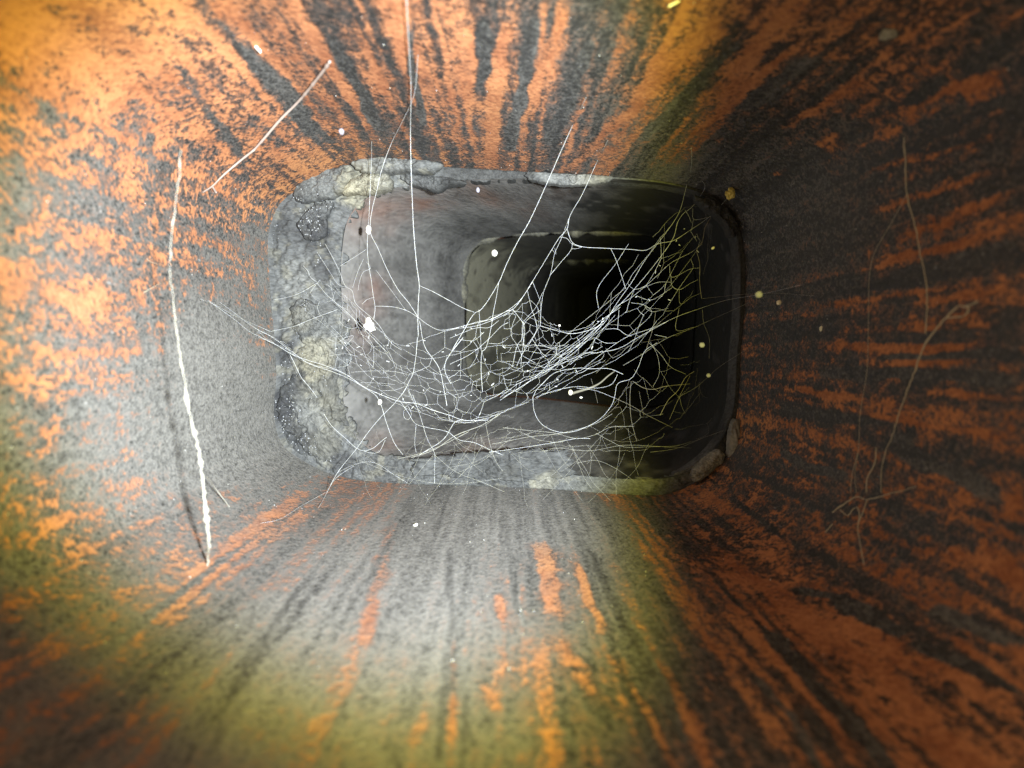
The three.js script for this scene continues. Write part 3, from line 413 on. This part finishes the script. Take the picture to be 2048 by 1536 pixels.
strand(Cc([[540, 760], [600, 850], [700, 940], [780, 1010], [830, 1030], [900, 1010], [960, 960], [1000, 930]]), 0.26e-3); strand(Cc([[830, 1030], [880, 1045], [940, 1040], [990, 950]]), 0.2e-3);
strand(Cc([[1100, 670], [1150, 740], [1210, 830], [1300, 860], [1440, 890], [1530, 950], [1640, 970], [1750, 1020], [1850, 1060]]), 0.2e-3); strand(Cc([[1215, 840], [1205, 980], [1215, 1040]]), 0.16e-3);
strand(Cc([[1130, 720], [1150, 700], [1180, 760], [1160, 800], [1130, 790], [1125, 740], [1145, 720]]), 0.16e-3);
strand(Cc([[570, 210], [640, 235], [700, 200], [760, 190], [700, 270], [740, 340], [720, 400], [640, 420]]), 0.15e-3); strand(Cc([[580, 335], [700, 320], [790, 340]]), 0.12e-3);
strand(Cc([[810, 530], [950, 535], [1060, 545]]), 0.13e-3); strand(Cc([[960, 590], [1060, 585], [1130, 560]]), 0.13e-3); strand(Cc([[740, 455], [900, 445], [1050, 450], [1150, 470]]), 0.15e-3);
// lower fan
strand(Cc([[1190, 620], [1240, 760], [1300, 950], [1350, 1050], [1350, 1150], [1350, 1270]]), 0.16e-3); strand(Cc([[1720, 810], [1760, 1000], [1800, 1110], [1850, 1180]]), 0.14e-3, 0, fineMat);
strand(Cc([[640, 1190], [740, 1140], [870, 1110], [960, 1140], [1030, 1190], [1160, 1270]]), 0.14e-3); strand(Cc([[560, 1330], [640, 1220], [760, 1140]]), 0.2e-3); strand(Cc([[560, 1330], [380, 1430], [200, 1536], [80, 1560]]), 0.15e-3, 0.008);
strand(Cc([[1180, 1080], [1350, 1020], [1500, 920], [1700, 840], [1830, 760]]), 0.3e-3, -0.002, fineMat); strand(Cc([[1240, 1060], [1420, 940], [1500, 820], [1560, 800]]), 0.26e-3, -0.002); strand(Cc([[1080, 1090], [1240, 1050], [1400, 990], [1600, 890]]), 0.24e-3, -0.003, fineMat);
strand(Cc([[800, 1100], [1000, 1180], [1200, 1240], [1400, 1270], [1600, 1265], [1840, 1230]]), 0.11e-3, 0, fineMat); strand(Cc([[1350, 1050], [1240, 1180], [1160, 1280]]), 0.11e-3, 0, fineMat); strand(Cc([[1350, 1060], [1500, 1180], [1700, 1260], [1860, 1330]]), 0.11e-3, 0, fineMat);
// right side
strand([...B([[790, 0], [700, 180], [600, 400], [510, 560], [490, 650], [430, 720], [380, 800], [240, 1030], [140, 1180], [0, 1280]]), ...Cc([[1760, 70]])], 0.26e-3, 0.006, silkMat, 0);
strand(B([[510, 560], [440, 740], [400, 830], [370, 980], [320, 1110], [300, 1240], [295, 1360]]), 0.2e-3);
strand(B([[490, 650], [530, 750], [600, 780], [740, 790], [950, 800], [1070, 805], [1150, 760], [1270, 735], [1390, 660], [1480, 600], [1545, 550], [1650, 440], [1690, 390]]), 0.24e-3);
strand(B([[440, 710], [490, 720], [525, 760], [600, 782]]), 0.18e-3); strand(B([[530, 755], [522, 800], [440, 900], [365, 990]]), 0.2e-3); strand(B([[525, 795], [560, 795], [600, 782]]), 0.16e-3); strand(B([[380, 800], [410, 835], [400, 790]]), 0.14e-3);
strand(B([[1400, 50], [1400, 180], [1360, 350], [1310, 530], [1220, 670], [1150, 760], [1060, 880], [970, 1030], [850, 1200], [760, 1340], [600, 1480], [440, 1620]]), 0.2e-3, 0.004, silkMat, 0);
strand(B([[1480, 300], [1500, 340], [1450, 430], [1400, 495], [1340, 540], [1300, 600], [1270, 710], [1100, 950], [900, 1180], [740, 1340], [560, 1520]]), 0.22e-3);
strand(B([[1545, 560], [1500, 640], [1480, 740], [1440, 800], [1460, 900], [1460, 1040], [1475, 1160]]), 0.34e-3, 0, dustMat);
strand(B([[1480, 760], [1400, 820], [1250, 900], [1140, 1000], [1050, 1080], [950, 1160], [850, 1220], [780, 1300], [650, 1420], [500, 1536], [330, 1660]]), 0.17e-3);
strand(B([[2300, 1140], [2000, 1120], [1760, 1130], [1480, 1160]]), 0.1e-3, 0.01, fineMat, 0); strand(B([[2200, 1060], [1900, 1130], [1640, 1175], [1470, 1230], [1300, 1290], [1130, 1370], [930, 1440], [780, 1536], [620, 1660]]), 0.17e-3, 0.008, silkMat, 0);
strand(B([[1820, 1190], [1600, 1290], [1400, 1380], [1220, 1450], [1050, 1560], [900, 1650]]), 0.15e-3, 0, fineMat);
strand(B([[810, 795], [850, 880], [920, 1090]]), 0.16e-3); strand(B([[940, 760], [850, 900], [710, 1100], [720, 1230]]), 0.16e-3, -0.003);
strand(B([[920, 1080], [760, 1210], [620, 1320], [500, 1420], [380, 1530], [300, 1600]]), 0.2e-3, -0.006, fineMat);
strand(B([[295, 1360], [400, 1390], [510, 1415], [580, 1410], [680, 1380], [760, 1340]]), 0.24e-3); strand(B([[300, 1240], [180, 1340], [170, 1450], [180, 1536]]), 0.18e-3); strand(B([[90, 1235], [180, 1350]]), 0.22e-3);
strand(B([[240, 1040], [290, 1170], [300, 1240]]), 0.14e-3); strand(B([[200, 1100], [230, 1230], [270, 1370], [235, 1450], [180, 1520]]), 0.18e-3); strand(B([[240, 1040], [200, 1090], [150, 1180]]), 0.14e-3);
strand(F([[890, 790], [820, 940], [700, 1090], [690, 1240], [650, 1290], [600, 1500]]), 0.18e-3); strand(F([[600, 950], [710, 1110], [710, 1240], [690, 1380], [680, 1500]]), 0.2e-3); strand(F([[510, 1020], [570, 995], [630, 1010], [600, 1100], [590, 1210], [640, 1290], [690, 1400]]), 0.16e-3);
strand(F([[860, 1110], [790, 1240], [690, 1390], [640, 1500]]), 0.2e-3); strand(F([[790, 1240], [880, 1370], [930, 1410]]), 0.18e-3); strand(F([[860, 1300], [1060, 1335], [1140, 1290]]), 0.16e-3); strand(F([[700, 1400], [820, 1470]]), 0.16e-3);
strand(F([[0, 1145], [260, 1110], [400, 1060], [540, 995], [600, 950]]), 0.2e-3, 0.001); strand(F([[0, 1230], [260, 1130], [370, 1130], [470, 1060]]), 0.18e-3); strand(F([[0, 1480], [200, 1380], [370, 1240], [500, 1110], [560, 1080]]), 0.2e-3);
strand(F([[90, 1245], [230, 1250], [330, 1170]]), 0.16e-3); strand(F([[220, 1255], [270, 1340], [240, 1440], [190, 1510]]), 0.15e-3); strand(F([[370, 1280], [480, 1280], [560, 1230]]), 0.15e-3);
strand(B([[1240, 920], [1250, 1000], [1280, 1000], [1390, 945], [1460, 935]]), 0.14e-3); strand(B([[1250, 1000], [1260, 1070], [1310, 1095], [1390, 1050], [1450, 1020]]), 0.14e-3); strand(B([[1310, 1095], [1320, 1200], [1400, 1150], [1470, 1120]]), 0.14e-3, 0, fineMat);
strand(B([[1050, 1080], [1160, 1040], [1250, 1040]]), 0.13e-3); strand(B([[1000, 1140], [1100, 1170], [1260, 1080]]), 0.14e-3); strand(B([[1100, 1170], [1060, 1220], [1110, 1255], [1230, 1230]]), 0.13e-3, 0, fineMat); strand(B([[960, 1190], [1060, 1210], [1110, 1260], [940, 1430]]), 0.14e-3); strand(B([[1390, 660], [1415, 700], [1440, 740]]), 0.14e-3); strand(B([[1410, 500], [1415, 580], [1460, 580], [1540, 560]]), 0.15e-3); strand(B([[1415, 580], [1400, 660]]), 0.14e-3);
strand(B([[1140, 1250], [1120, 1370], [1090, 1470], [1060, 1560]]), 0.15e-3, -0.003, dustMat); strand(B([[1310, 1230], [1290, 1390], [1420, 1370]]), 0.12e-3, 0, fineMat); strand(B([[1480, 1240], [1490, 1340], [1530, 1450], [1530, 1600]]), 0.1e-3, 0, fineMat);
strand(E([[770, 140], [860, 140], [920, 180], [960, 190]]), 0.18e-3); strand(E([[870, 0], [860, 140]]), 0.15e-3); strand(E([[700, 205], [770, 240], [850, 240]]), 0.15e-3); strand(E([[510, 400], [620, 320], [720, 310], [870, 280], [1010, 200], [1230, 80]]), 0.2e-3);
strand(E([[0, 640], [130, 540], [280, 470], [400, 340], [560, 230], [720, 90], [880, -20]]), 0.17e-3); strand(E([[0, 660], [200, 530], [330, 440], [500, 370], [620, 310], [720, 180], [840, 40]]), 0.17e-3); strand(E([[20, 640], [160, 560], [330, 450], [460, 370], [600, 260], [740, 120]]), 0.16e-3, 0.003);
strand(E([[240, 640], [270, 580], [310, 540], [400, 460], [580, 425], [660, 430], [800, 430], [900, 470]]), 0.22e-3);
strand(E([[240, 640], [250, 740], [300, 830], [400, 885], [500, 895], [620, 860], [740, 790], [820, 690], [840, 630], [860, 540], [960, 500], [1010, 420], [1060, 300], [1150, 240]]), 0.2e-3);
strand(E([[-60, 980], [0, 970], [200, 930], [450, 900], [700, 830], [820, 760]]), 0.17e-3, 0, fineMat); strand(E([[-80, 1040], [0, 1030], [270, 990], [450, 960], [560, 940], [660, 940]]), 0.2e-3); strand(E([[20, 860], [200, 880], [400, 900], [560, 940], [700, 910], [800, 860], [980, 850]]), 0.17e-3, 0, fineMat); strand(E([[280, 1010], [320, 1030], [400, 1010], [650, 1030], [900, 990], [1200, 1000], [1400, 1010]]), 0.13e-3, 0, fineMat);
strand(E([[700, 900], [820, 965], [900, 1000], [1100, 1000], [1300, 990], [1500, 930], [1680, 860]]), 0.14e-3, 0, fineMat); strand(E([[560, 1120], [700, 1100], [830, 1150], [980, 1250]]), 0.1e-3, 0, fineMat);
strand(E([[1420, 450], [1360, 490], [1300, 590], [1230, 660], [1170, 770]]), 0.28e-3, 0, dustMat); strand(E([[1390, 480], [1310, 640], [1240, 800]]), 0.18e-3, 0, dustMat);
strand(E([[1090, 240], [1180, 330], [1240, 410], [1360, 470]]), 0.16e-3, 0, fineMat); strand(E([[1100, 235], [1150, 330], [1165, 460], [1120, 560]]), 0.14e-3, 0, fineMat); strand(E([[1130, 180], [1220, 200]]), 0.15e-3); strand(E([[970, 520], [1050, 570], [1130, 580], [1200, 560], [1390, 540]]), 0.2e-3, 0, dustMat); strand(E([[960, 520], [950, 640], [960, 800], [1000, 960]]), 0.18e-3, -0.004, dustMat); strand(E([[830, 640], [960, 700], [1080, 770], [1260, 860]]), 0.16e-3, -0.003, dustMat);
strand(E([[1800, 290], [1600, 420], [1440, 560], [1300, 640]]), 0.1e-3, 0, fineMat); strand(E([[1650, 880], [1500, 930], [1300, 1010], [1100, 1040]]), 0.12e-3, 0, fineMat); strand(E([[860, 470], [820, 540], [720, 570], [560, 560], [400, 590], [260, 640]]), 0.17e-3); strand(E([[560, 570], [700, 590], [830, 640]]), 0.15e-3);

// the fine cells between the strands
function curveAt(pts, t) { const s = t * (pts.length - 1), i = Math.min(pts.length - 2, Math.floor(s)), f = s - i; const g = (k) => { const p0 = pts[Math.max(0, i - 1)][k], p1 = pts[i][k], p2 = pts[i + 1][k], p3 = pts[Math.min(pts.length - 1, i + 2)][k]; return 0.5 * (2 * p1 + (p2 - p0) * f + (2 * p0 - 5 * p1 + 4 * p2 - p3) * f * f + (3 * p1 - p0 - 3 * p2 + p3) * f ** 3); }; return [g(0), g(1)]; }
function cells(name, up, lo, ns, nt, seed, dz, r, dropA, dropB, mat, pinned = 0.04) {
  const R = rng(seed), V = [], id = (i, j) => j * (ns + 1) + i;
  for (let j = 0; j <= nt; j++) for (let i = 0; i <= ns; i++) { const s = clamp((i + (R() - 0.5) * 0.6) / ns), t = clamp((j + (j && j < nt ? (R() - 0.5) * 0.6 : 0)) / nt), a = curveAt(up, s), b = curveAt(lo, s), e = t ** 0.8; V.push({ x: lerp(a[0], b[0], e), y: lerp(a[1], b[1], e), pin: j === 0 || j === nt || i === 0 || i === ns || R() < pinned, nb: [] }); }
  const edges = []; const link = (a, b) => { edges.push([a, b]); const w = 0.5 + 1.3 * R() ** 2; V[a].nb.push([b, w]); V[b].nb.push([a, w]); };
  for (let j = 0; j <= nt; j++) for (let i = 0; i <= ns; i++) { if (i < ns && R() > dropA) link(id(i, j), id(i + 1, j)); if (j < nt && (i + j) % 2 === 0 && R() > dropB) link(id(i, j), id(i, j + 1)); if (i < ns && j < nt && R() < 0.0) link(id(i, j), id(i + 1, j + 1)); }
  for (let k = 0; k < 14; k++) for (const v of V) if (!v.pin && v.nb.length > 1) { let x = 0, y = 0, w = 0; for (const [n, q] of v.nb) { x += V[n].x * q; y += V[n].y * q; w += q; } v.x = lerp(v.x, x / w, 0.6); v.y = lerp(v.y, y / w, 0.6); }
  const T = new Tubes(); let c = 0;
  for (const [a, b] of edges) { if (!V[a].nb.length || !V[b].nb.length) continue; const p = V[a], q = V[b]; if (Math.hypot(p.x - q.x, p.y - q.y) > 150) continue; const m = [(p.x + q.x) / 2 + (R() - 0.5) * 5, (p.y + q.y) / 2 + R() * 4]; T.add([webP(p.x, p.y, dz), webP(m[0], m[1], dz + (R() - 0.5) * 0.002), webP(q.x, q.y, dz)], r * SILK * (0.45 + 0.6 * R()), 4, 0.3, ++c + seed); }
  const m = part(name, T.geo(), mat, web); m.userData.kind = 'stuff'; return m;
}
const TOP = [[690, 590], [720, 625], [760, 660], [800, 690], [880, 665], [950, 645], [1030, 620], [1090, 650], [1160, 660], [1230, 600], [1300, 500], [1370, 420]], LOW = [[660, 730], [690, 748], [725, 770], [780, 800], [850, 828], [920, 842], [1000, 822], [1080, 795], [1170, 750], [1260, 700], [1330, 620], [1410, 500]];
cells('cell_net', TOP, LOW, 26, 4, 611, 0, 0.16e-3, 0.08, 0.14, silkMat);
cells('cell_net', [[660, 560], [760, 660], [840, 715], [920, 705], [1000, 690], [1090, 690], [1150, 690], [1200, 670]], [[700, 750], [790, 795], [850, 825], [920, 845], [990, 830], [1080, 790], [1150, 750], [1210, 720]], 21, 5, 612, 0.005, 0.14e-3, 0.03, 0.1, silkMat);
cells('cell_net', [[800, 730], [870, 745], [940, 750], [1010, 735], [1080, 715], [1160, 690]], [[830, 810], [890, 835], [940, 845], [1000, 825], [1070, 790], [1150, 740]], 20, 4, 613, -0.004, 0.13e-3, 0.03, 0.1, silkMat);
cells('cell_net', [[1180, 650], [1240, 560], [1300, 480], [1360, 420], [1400, 410]], [[1220, 720], [1300, 660], [1370, 600], [1410, 540], [1425, 450]], 10, 3, 614, -0.002, 0.13e-3, 0.2, 0.25, fineMat);
cells('cell_net', [[860, 850], [940, 845], [1020, 830], [1050, 860], [1120, 868], [1200, 840], [1260, 770], [1330, 740], [1400, 720]], [[800, 920], [880, 920], [960, 915], [1040, 905], [1120, 900], [1200, 900], [1280, 900], [1360, 890], [1430, 860]], 30, 4, 615, -0.006, 0.11e-3, 0.25, 0.35, fineMat, 0.25);
cells('cell_net', [[1180, 760], [1240, 700], [1310, 680], [1390, 660]], [[1220, 880], [1280, 880], [1350, 840], [1400, 800]], 9, 4, 616, -0.009, 0.12e-3, 0.25, 0.3, dustMat, 0.25);
cells('cell_net', [[640, 560], [680, 590], [720, 640], [760, 690]], [[600, 610], [660, 660], [710, 710], [770, 750]], 8, 3, 617, 0.003, 0.13e-3, 0.03, 0.1, silkMat);
cells('cell_net', [[470, 632], [520, 660], [580, 690]], [[485, 655], [540, 682], [590, 710]], 7, 3, 618, 0.012, 0.13e-3, 0.05, 0.3, silkMat);
cells('cell_net', [[1010, 640], [1060, 600], [1090, 640], [1120, 650]], [[1000, 720], [1050, 740], [1090, 740], [1120, 720]], 8, 5, 619, 0.001, 0.15e-3, 0.03, 0.1, silkMat);
{ // wisps reaching down to the floor below the web
  const R = rng(620), T = new Tubes(); for (let k = 0; k < 40; k++) { const x = 700 + R() * 600, y = 850 + R() * 60, dx = (R() - 0.5) * 240, dy = 20 + R() * 100, n = 5, pts = []; for (let i = 0; i <= n; i++) pts.push(webP(x + dx * i / n + (R() - 0.5) * 5, y + dy * i / n + Math.sin(i / n * PI) * 8, -0.003 + 0.01 * i / n)); T.add(smooth(pts, 0.002), 0.02e-3 + 0.025e-3 * R(), 4, 0.3, k); }
  part('wisps', T.geo(), fineMat, web).userData.kind = 'stuff';
  const T2 = new Tubes(); for (let k = 0; k < 60; k++) { const s = R(), a = curveAt(TOP, s), b = curveAt(LOW, s), t = R(), x = lerp(a[0], b[0], t), y = lerp(a[1], b[1], t), l = 2 + R() * 5, an = R() * 6.28; T2.add([webP(x, y, 0.001), webP(x + l * Math.cos(an), y + l * Math.sin(an), 0.001)], 0.1e-3 + 0.14e-3 * R(), 5, 0.3, k); }
  part('dust_specks', T2.geo(), silkMat, web).userData.kind = 'stuff';
}

// ───────────── single threads and bits ─────────────
function thread(name, label, cat, paths, mat, group) { // each path: [points [x, y, z or lift], radius]
  const first = paths[0].pts[0], o = thing(name, label, cat, at(first[0], first[1], first[2]).toArray(), group);
  paths.forEach((q, i) => { const pts = q.pts.map(([x, y, z]) => at(x, y, z)); part(i ? 'side_thread' : 'main_thread', new Tubes().add(smooth(pts, 0.0012, q.jit ?? 0, 700 + i), q.r, 7, q.wob ?? 0.3, 700 + i).geo(), q.mat ?? mat, o); });
  return o;
}
const floss = std({ color: lin(0.36, 0.345, 0.29), roughness: 0.9 }), straw = std({ color: lin(0.36, 0.29, 0.25), roughness: 0.8 });
const dusky = std({ color: lin(0.46, 0.42, 0.31), roughness: 0.9 });
const zl = (x, y, lift = 0.002) => wallPull(x, y, lift).z;
thread('dusty_thread', 'thick pale dusty thread hanging down the left wall, with its shadow beside it', 'thread', [
  { pts: [[362, 300, .128], [357, 365, .128], [350, 420, .128], [343, 480, .128], [340, 540, .128], [345, 590, .126], [352, 650, .125], [365, 740, .130], [380, 830, .132], [395, 890, .132], [405, 960, .132], [412, 1030, .132], [417, 1080, .130], [416, 1130, .118], [417, 1165, .116]], r: (t) => 0.00009 + 0.00026 * sstep(0.2, 0.85, t), wob: 1.1, jit: 0.0005 },
  { pts: [[417, 1160, .116], [412, 1210, .117], [408, 1260, .118], [405, 1295, .118]], r: (t) => 0.00026 - 0.00018 * t, wob: 0.8, jit: 0.0002 },
  { pts: [[414, 955, .132], [430, 975, .09], [447, 998, .083], [470, 1022, .076], [520, 1035, .07]], r: 0.00016 },
  { pts: [[338, 535, .128], [318, 528, .1], [298, 522, .096], [285, 500, .094]], r: 0.00009, mat: dusky }, { pts: [[341, 560, .128], [310, 572, .1], [262, 600, .1], [225, 610, .128]], r: 0.00009, mat: dusky },
], floss);
thread('straw', 'thin bent pinkish straw lying slantwise on the upper left wall', 'straw', [
  { pts: [[660, 123], [640, 150], [595, 205], [560, 240], [530, 275], [508, 300]].map(([x, y]) => [x, y, zl(x, y, 0.0035)]), r: 0.00045, wob: 0.3 },
  { pts: [[508, 300], [480, 322], [445, 352], [425, 372], [405, 385]].map(([x, y]) => [x, y, zl(x, y, 0.0035)]), r: (t) => 0.00042 - 0.00015 * t, wob: 0.3 },
  { pts: [[424, 372], [432, 385]].map(([x, y]) => [x, y, zl(x, y, 0.003)]), r: 0.0004, wob: 0.1 },
], straw);
const wp = (x, y) => [x, y, zl(x, y, 0.007)];
thread('forked_thread', 'faint forked thread hanging before the dark right wall', 'thread', [
  { pts: [wp(1808, 275), wp(1811, 330), wp(1814, 388), wp(1830, 450), wp(1843, 520), wp(1853, 570), wp(1854, 620), wp(1851, 668)], r: 0.00013, jit: 0.0003 },
  { pts: [wp(1814, 388), wp(1783, 445), wp(1748, 508), wp(1739, 550), wp(1737, 640), wp(1734, 740), wp(1720, 830), wp(1717, 900), wp(1710, 945), wp(1712, 985)], r: 0.00006 },
  { pts: [wp(1716, 905), wp(1704, 950), wp(1701, 985)], r: 0.00007 },
], dusky, 'threads hanging before the right wall');
thread('looped_thread', 'pale thread ending in a loop, slanting down the right wall', 'thread', [
  { pts: [wp(1955, 602), wp(1938, 612), wp(1915, 612), wp(1904, 624), wp(1893, 636), wp(1870, 660), wp(1850, 690), wp(1832, 735), wp(1815, 780), wp(1800, 820), wp(1786, 868), wp(1770, 905)], r: (t) => 0.00024 - 0.00014 * t, jit: 0.0004 },
  { pts: [wp(1893, 636), wp(1910, 634), wp(1928, 632), wp(1938, 620), wp(1933, 610)], r: 0.0002 },
], dusky);
thread('tangled_thread', 'pale tangled thread knot low on the right wall', 'thread', [
  { pts: [wp(1665, 1025), wp(1690, 1006), wp(1712, 995), wp(1737, 998), wp(1770, 990), wp(1800, 982), wp(1832, 973)], r: (t) => 0.0002 - 0.00009 * t, jit: 0.0004 },
  { pts: [wp(1680, 1020), wp(1697, 1031), wp(1705, 1019), wp(1714, 1014), wp(1719, 1030), wp(1716, 1050)], r: 0.00016 },
  { pts: [wp(1734, 999), wp(1726, 1024), wp(1716, 1050), wp(1720, 1085), wp(1728, 1130)], r: 0.00012 },
  { pts: [wp(1752, 895), wp(1750, 925), wp(1734, 958), wp(1733, 985)], r: 0.00014 }, { pts: [wp(1772, 900), wp(1763, 940), wp(1762, 985)], r: 0.0001 }, { pts: [wp(1665, 1048), wp(1650, 1065)], r: 0.00016 },
], dusky);
function bit(name, label, cat, px, py, z, rx, ry, mat, seed, turn = 0, group, rough = 0.5) { // a small irregular grain: rx, ry in picture pixels
  const g = new THREE.IcosahedronGeometry(1, 4), p = g.attributes.position, c = at(px, py, z), s = 0.85 * (D - z) / 1100;
  for (let i = 0; i < p.count; i++) { const x = p.getX(i), y = p.getY(i), w = p.getZ(i), k = 1 + rough * (fbm3(x * 1.6 + seed, y * 1.6, w * 1.6, seed, 3) - 0.5) * 2; const X = x * rx * s * k, Y = y * ry * s * k; p.setXYZ(i, c.x + X * Math.cos(turn) - Y * Math.sin(turn), c.y + X * Math.sin(turn) + Y * Math.cos(turn), c.z + w * Math.min(rx, ry) * s * k); }
  g.computeVertexNormals(); const o = new THREE.Mesh(g, mat); o.name = numbered(name); g.translate(-c.x, -c.y, -c.z); o.position.copy(c); o.castShadow = o.receiveShadow = true; scene.add(o); return tag(o, label, cat, group);
}
const chalk = std({ color: lin(0.85, 0.84, 0.74), roughness: 0.9 }), gold = std({ color: lin(0.62, 0.5, 0.12), roughness: 0.7 }), cream = std({ color: lin(0.75, 0.72, 0.52), roughness: 0.8 }), ghost = std({ color: lin(0.5, 0.5, 0.6), roughness: 0.9, transparent: true, opacity: 0.4 });
const wz = webZ;
bit('debris_clump', 'white crumbly clump caught in the left part of the cobweb', 'debris', 738, 650, wz(738, 650) + .002, 10, 14, chalk, 811, 0.2, undefined, 0.9);
bit('debris_bead', 'small white bead where two left hanging threads meet', 'debris', 737, 460, wz(737, 460) + .008, 6, 9, chalk, 812);
bit('debris_bead', 'tiny white bead on the cobweb strand under the white clump', 'debris', 760, 804, wz(760, 804) + .001, 5, 6, chalk, 813);
{ // husk hanging in the lower web
  const o = thing('insect_husk', 'pale insect husk with a trailing wing, under the cobweb by the olive patch', 'insect', at(1141, 785, wz(1141, 785) - .006).toArray());
  const z = wz(1141, 785) - .006, g = new THREE.SphereGeometry(1, 20, 14), s = (D - z) / 1100, c = at(1141, 785, z); g.scale(4.4 * s, 5.6 * s, 4.2 * s); g.translate(c.x, c.y, c.z); part('body', g, cream, o);
  part('wing', new Tubes().add(smooth([[1143, 787], [1160, 782], [1180, 776], [1200, 766], [1216, 752], [1230, 742]].map(([x, y]) => at(x, y, z)), 0.001), (t) => 0.0006 * (1 - t) ** 0.6 + 0.0001, 6, 0.2, 31).geo(), std({ color: lin(0.2, 0.19, 0.14), roughness: 0.8, transparent: true, opacity: 0.5 }), o);
}
bit('dust_mote', 'round white dust mote before the far joint, left of the dark hole', 'dust', 989, 506, .05, 6.5, 7, chalk, 821, 0, undefined, 0.15);
bit('dust_mote', 'oval pale mote just right of the opening, upper of two', 'dust', 1558, 605, .07, 5.5, 6, cream, 822, 0, undefined, 0.2);
bit('dust_mote', 'oval pale mote on the rusty right wall, lower of two', 'dust', 1645, 658, .07, 6, 8, cream, 823, 0.2, undefined, 0.2);
bit('dust_mote', 'tall pale mote at the right edge of the picture', 'dust', 2042, 566, .11, 5, 14, cream, 824, 0, undefined, 0.25);
bit('dust_mote', 'small pale mote low on the right wall near the edge', 'dust', 2001, 1015, .11, 5, 5, cream, 825, 0, undefined, 0.2);
bit('dust_mote', 'faint lilac mote before the grey wall under the upper mortar', 'dust', 956, 380, .03, 4, 6, ghost, 826, 0.1, undefined, 0.2);
bit('dust_mote', 'faint bluish mote on the right rim of the opening', 'dust', 1518, 589, .09, 8, 8, ghost, 827, 0, undefined, 0.2);
bit('dust_mote', 'faint mote in the black of the opening, lower right', 'dust', 1417, 751, .04, 5, 5, ghost, 828, 0, undefined, 0.2);
bit('dust_mote', 'faint mote in the black of the opening, beside the dark rim', 'dust', 1404, 690, .04, 6, 6, ghost, 829, 0, undefined, 0.2);
bit('dust_mote', 'small bright mote on the dark upper right of the opening', 'dust', 1426, 496, .03, 3, 4.5, cream, 830, -0.9, undefined, 0.2);
bit('dust_mote', 'small bright speck in the dark just above the web centre', 'dust', 1119, 651, .02, 2.6, 2.6, chalk, 831, 0, undefined, 0.2);
bit('dust_mote', 'tiny oval speck under the insect husk', 'dust', 1162, 795, .015, 3.4, 2, chalk, 832, 0, undefined, 0.2);
bit('dust_mote', 'faint grey mote on the purple grey wall above the mortar', 'dust', 683, 263, .06, 6, 7, ghost, 833, 0, undefined, 0.2);
bit('seed_fluff', 'yellow fluffy fleck at the upper right corner of the opening', 'fleck', 1461, 387, .02, 10, 11, gold, 841, 0.4, undefined, 0.8);
bit('straw_chip', 'narrow yellow chip standing on the right rim of the opening', 'chip', 1504, 626, .006, 4, 14, gold, 842, 0.15, undefined, 0.5);
bit('lime_chip', 'white elongated chip on the upper left wall between rust streaks', 'chip', 514, 96, zl(514, 96, .001), 3, 9, chalk, 843, 0.75, undefined, 1.1);
bit('lime_chip', 'tiny white chip lying on the floor below the joint', 'chip', 831, 1050, zl(831, 1050, .0006), 5, 3, chalk, 844, 0.6, undefined, 0.7);
bit('lime_chip', 'white sliver at the top edge of the picture, right of centre', 'chip', 1350, 6, zl(1350, 6, .001), 16, 2.6, chalk, 845, 0.5, undefined, 0.5);
bit('ash_crumb', 'soft grey ash crumb on the upper right wall', 'crumb', 1775, 68, zl(1775, 68, .001), 20, 12, std({ color: lin(.3, .3, .25), roughness: 1 }), 846, 0.3, undefined, 0.7);
{ // bright grains of dust stuck to the near walls
  const R = rng(851), N = 800, base = new THREE.IcosahedronGeometry(1, 0), inst = new THREE.InstancedMesh(base, std({ color: lin(0.7, 0.7, 0.66), roughness: 0.5 }), N), M = new THREE.Matrix4(), Q = new THREE.Quaternion(), E3 = new THREE.Euler();
  inst.name = 'dust_grains'; inst.userData.kind = 'stuff'; const liner = scene.getObjectByName('flue_liner');
  for (let i = 0; i < N; i++) { const U = R(), z = R() ** 1.3 * 0.17, p = wallPoint(U, z), s = 0.00005 + 0.00014 * R() ** 4, th = thOfU(U); p.x -= Math.cos(th) * s * 0.3; p.y -= Math.sin(th) * s * 0.3; M.compose(p.sub(liner.position), Q.setFromEuler(E3.set(R() * 6, R() * 6, R() * 6)), new THREE.Vector3(s, s * (0.7 + R()), s)); inst.setMatrixAt(i, M); }
  liner.add(inst);
}
renderer.render(scene, camera);
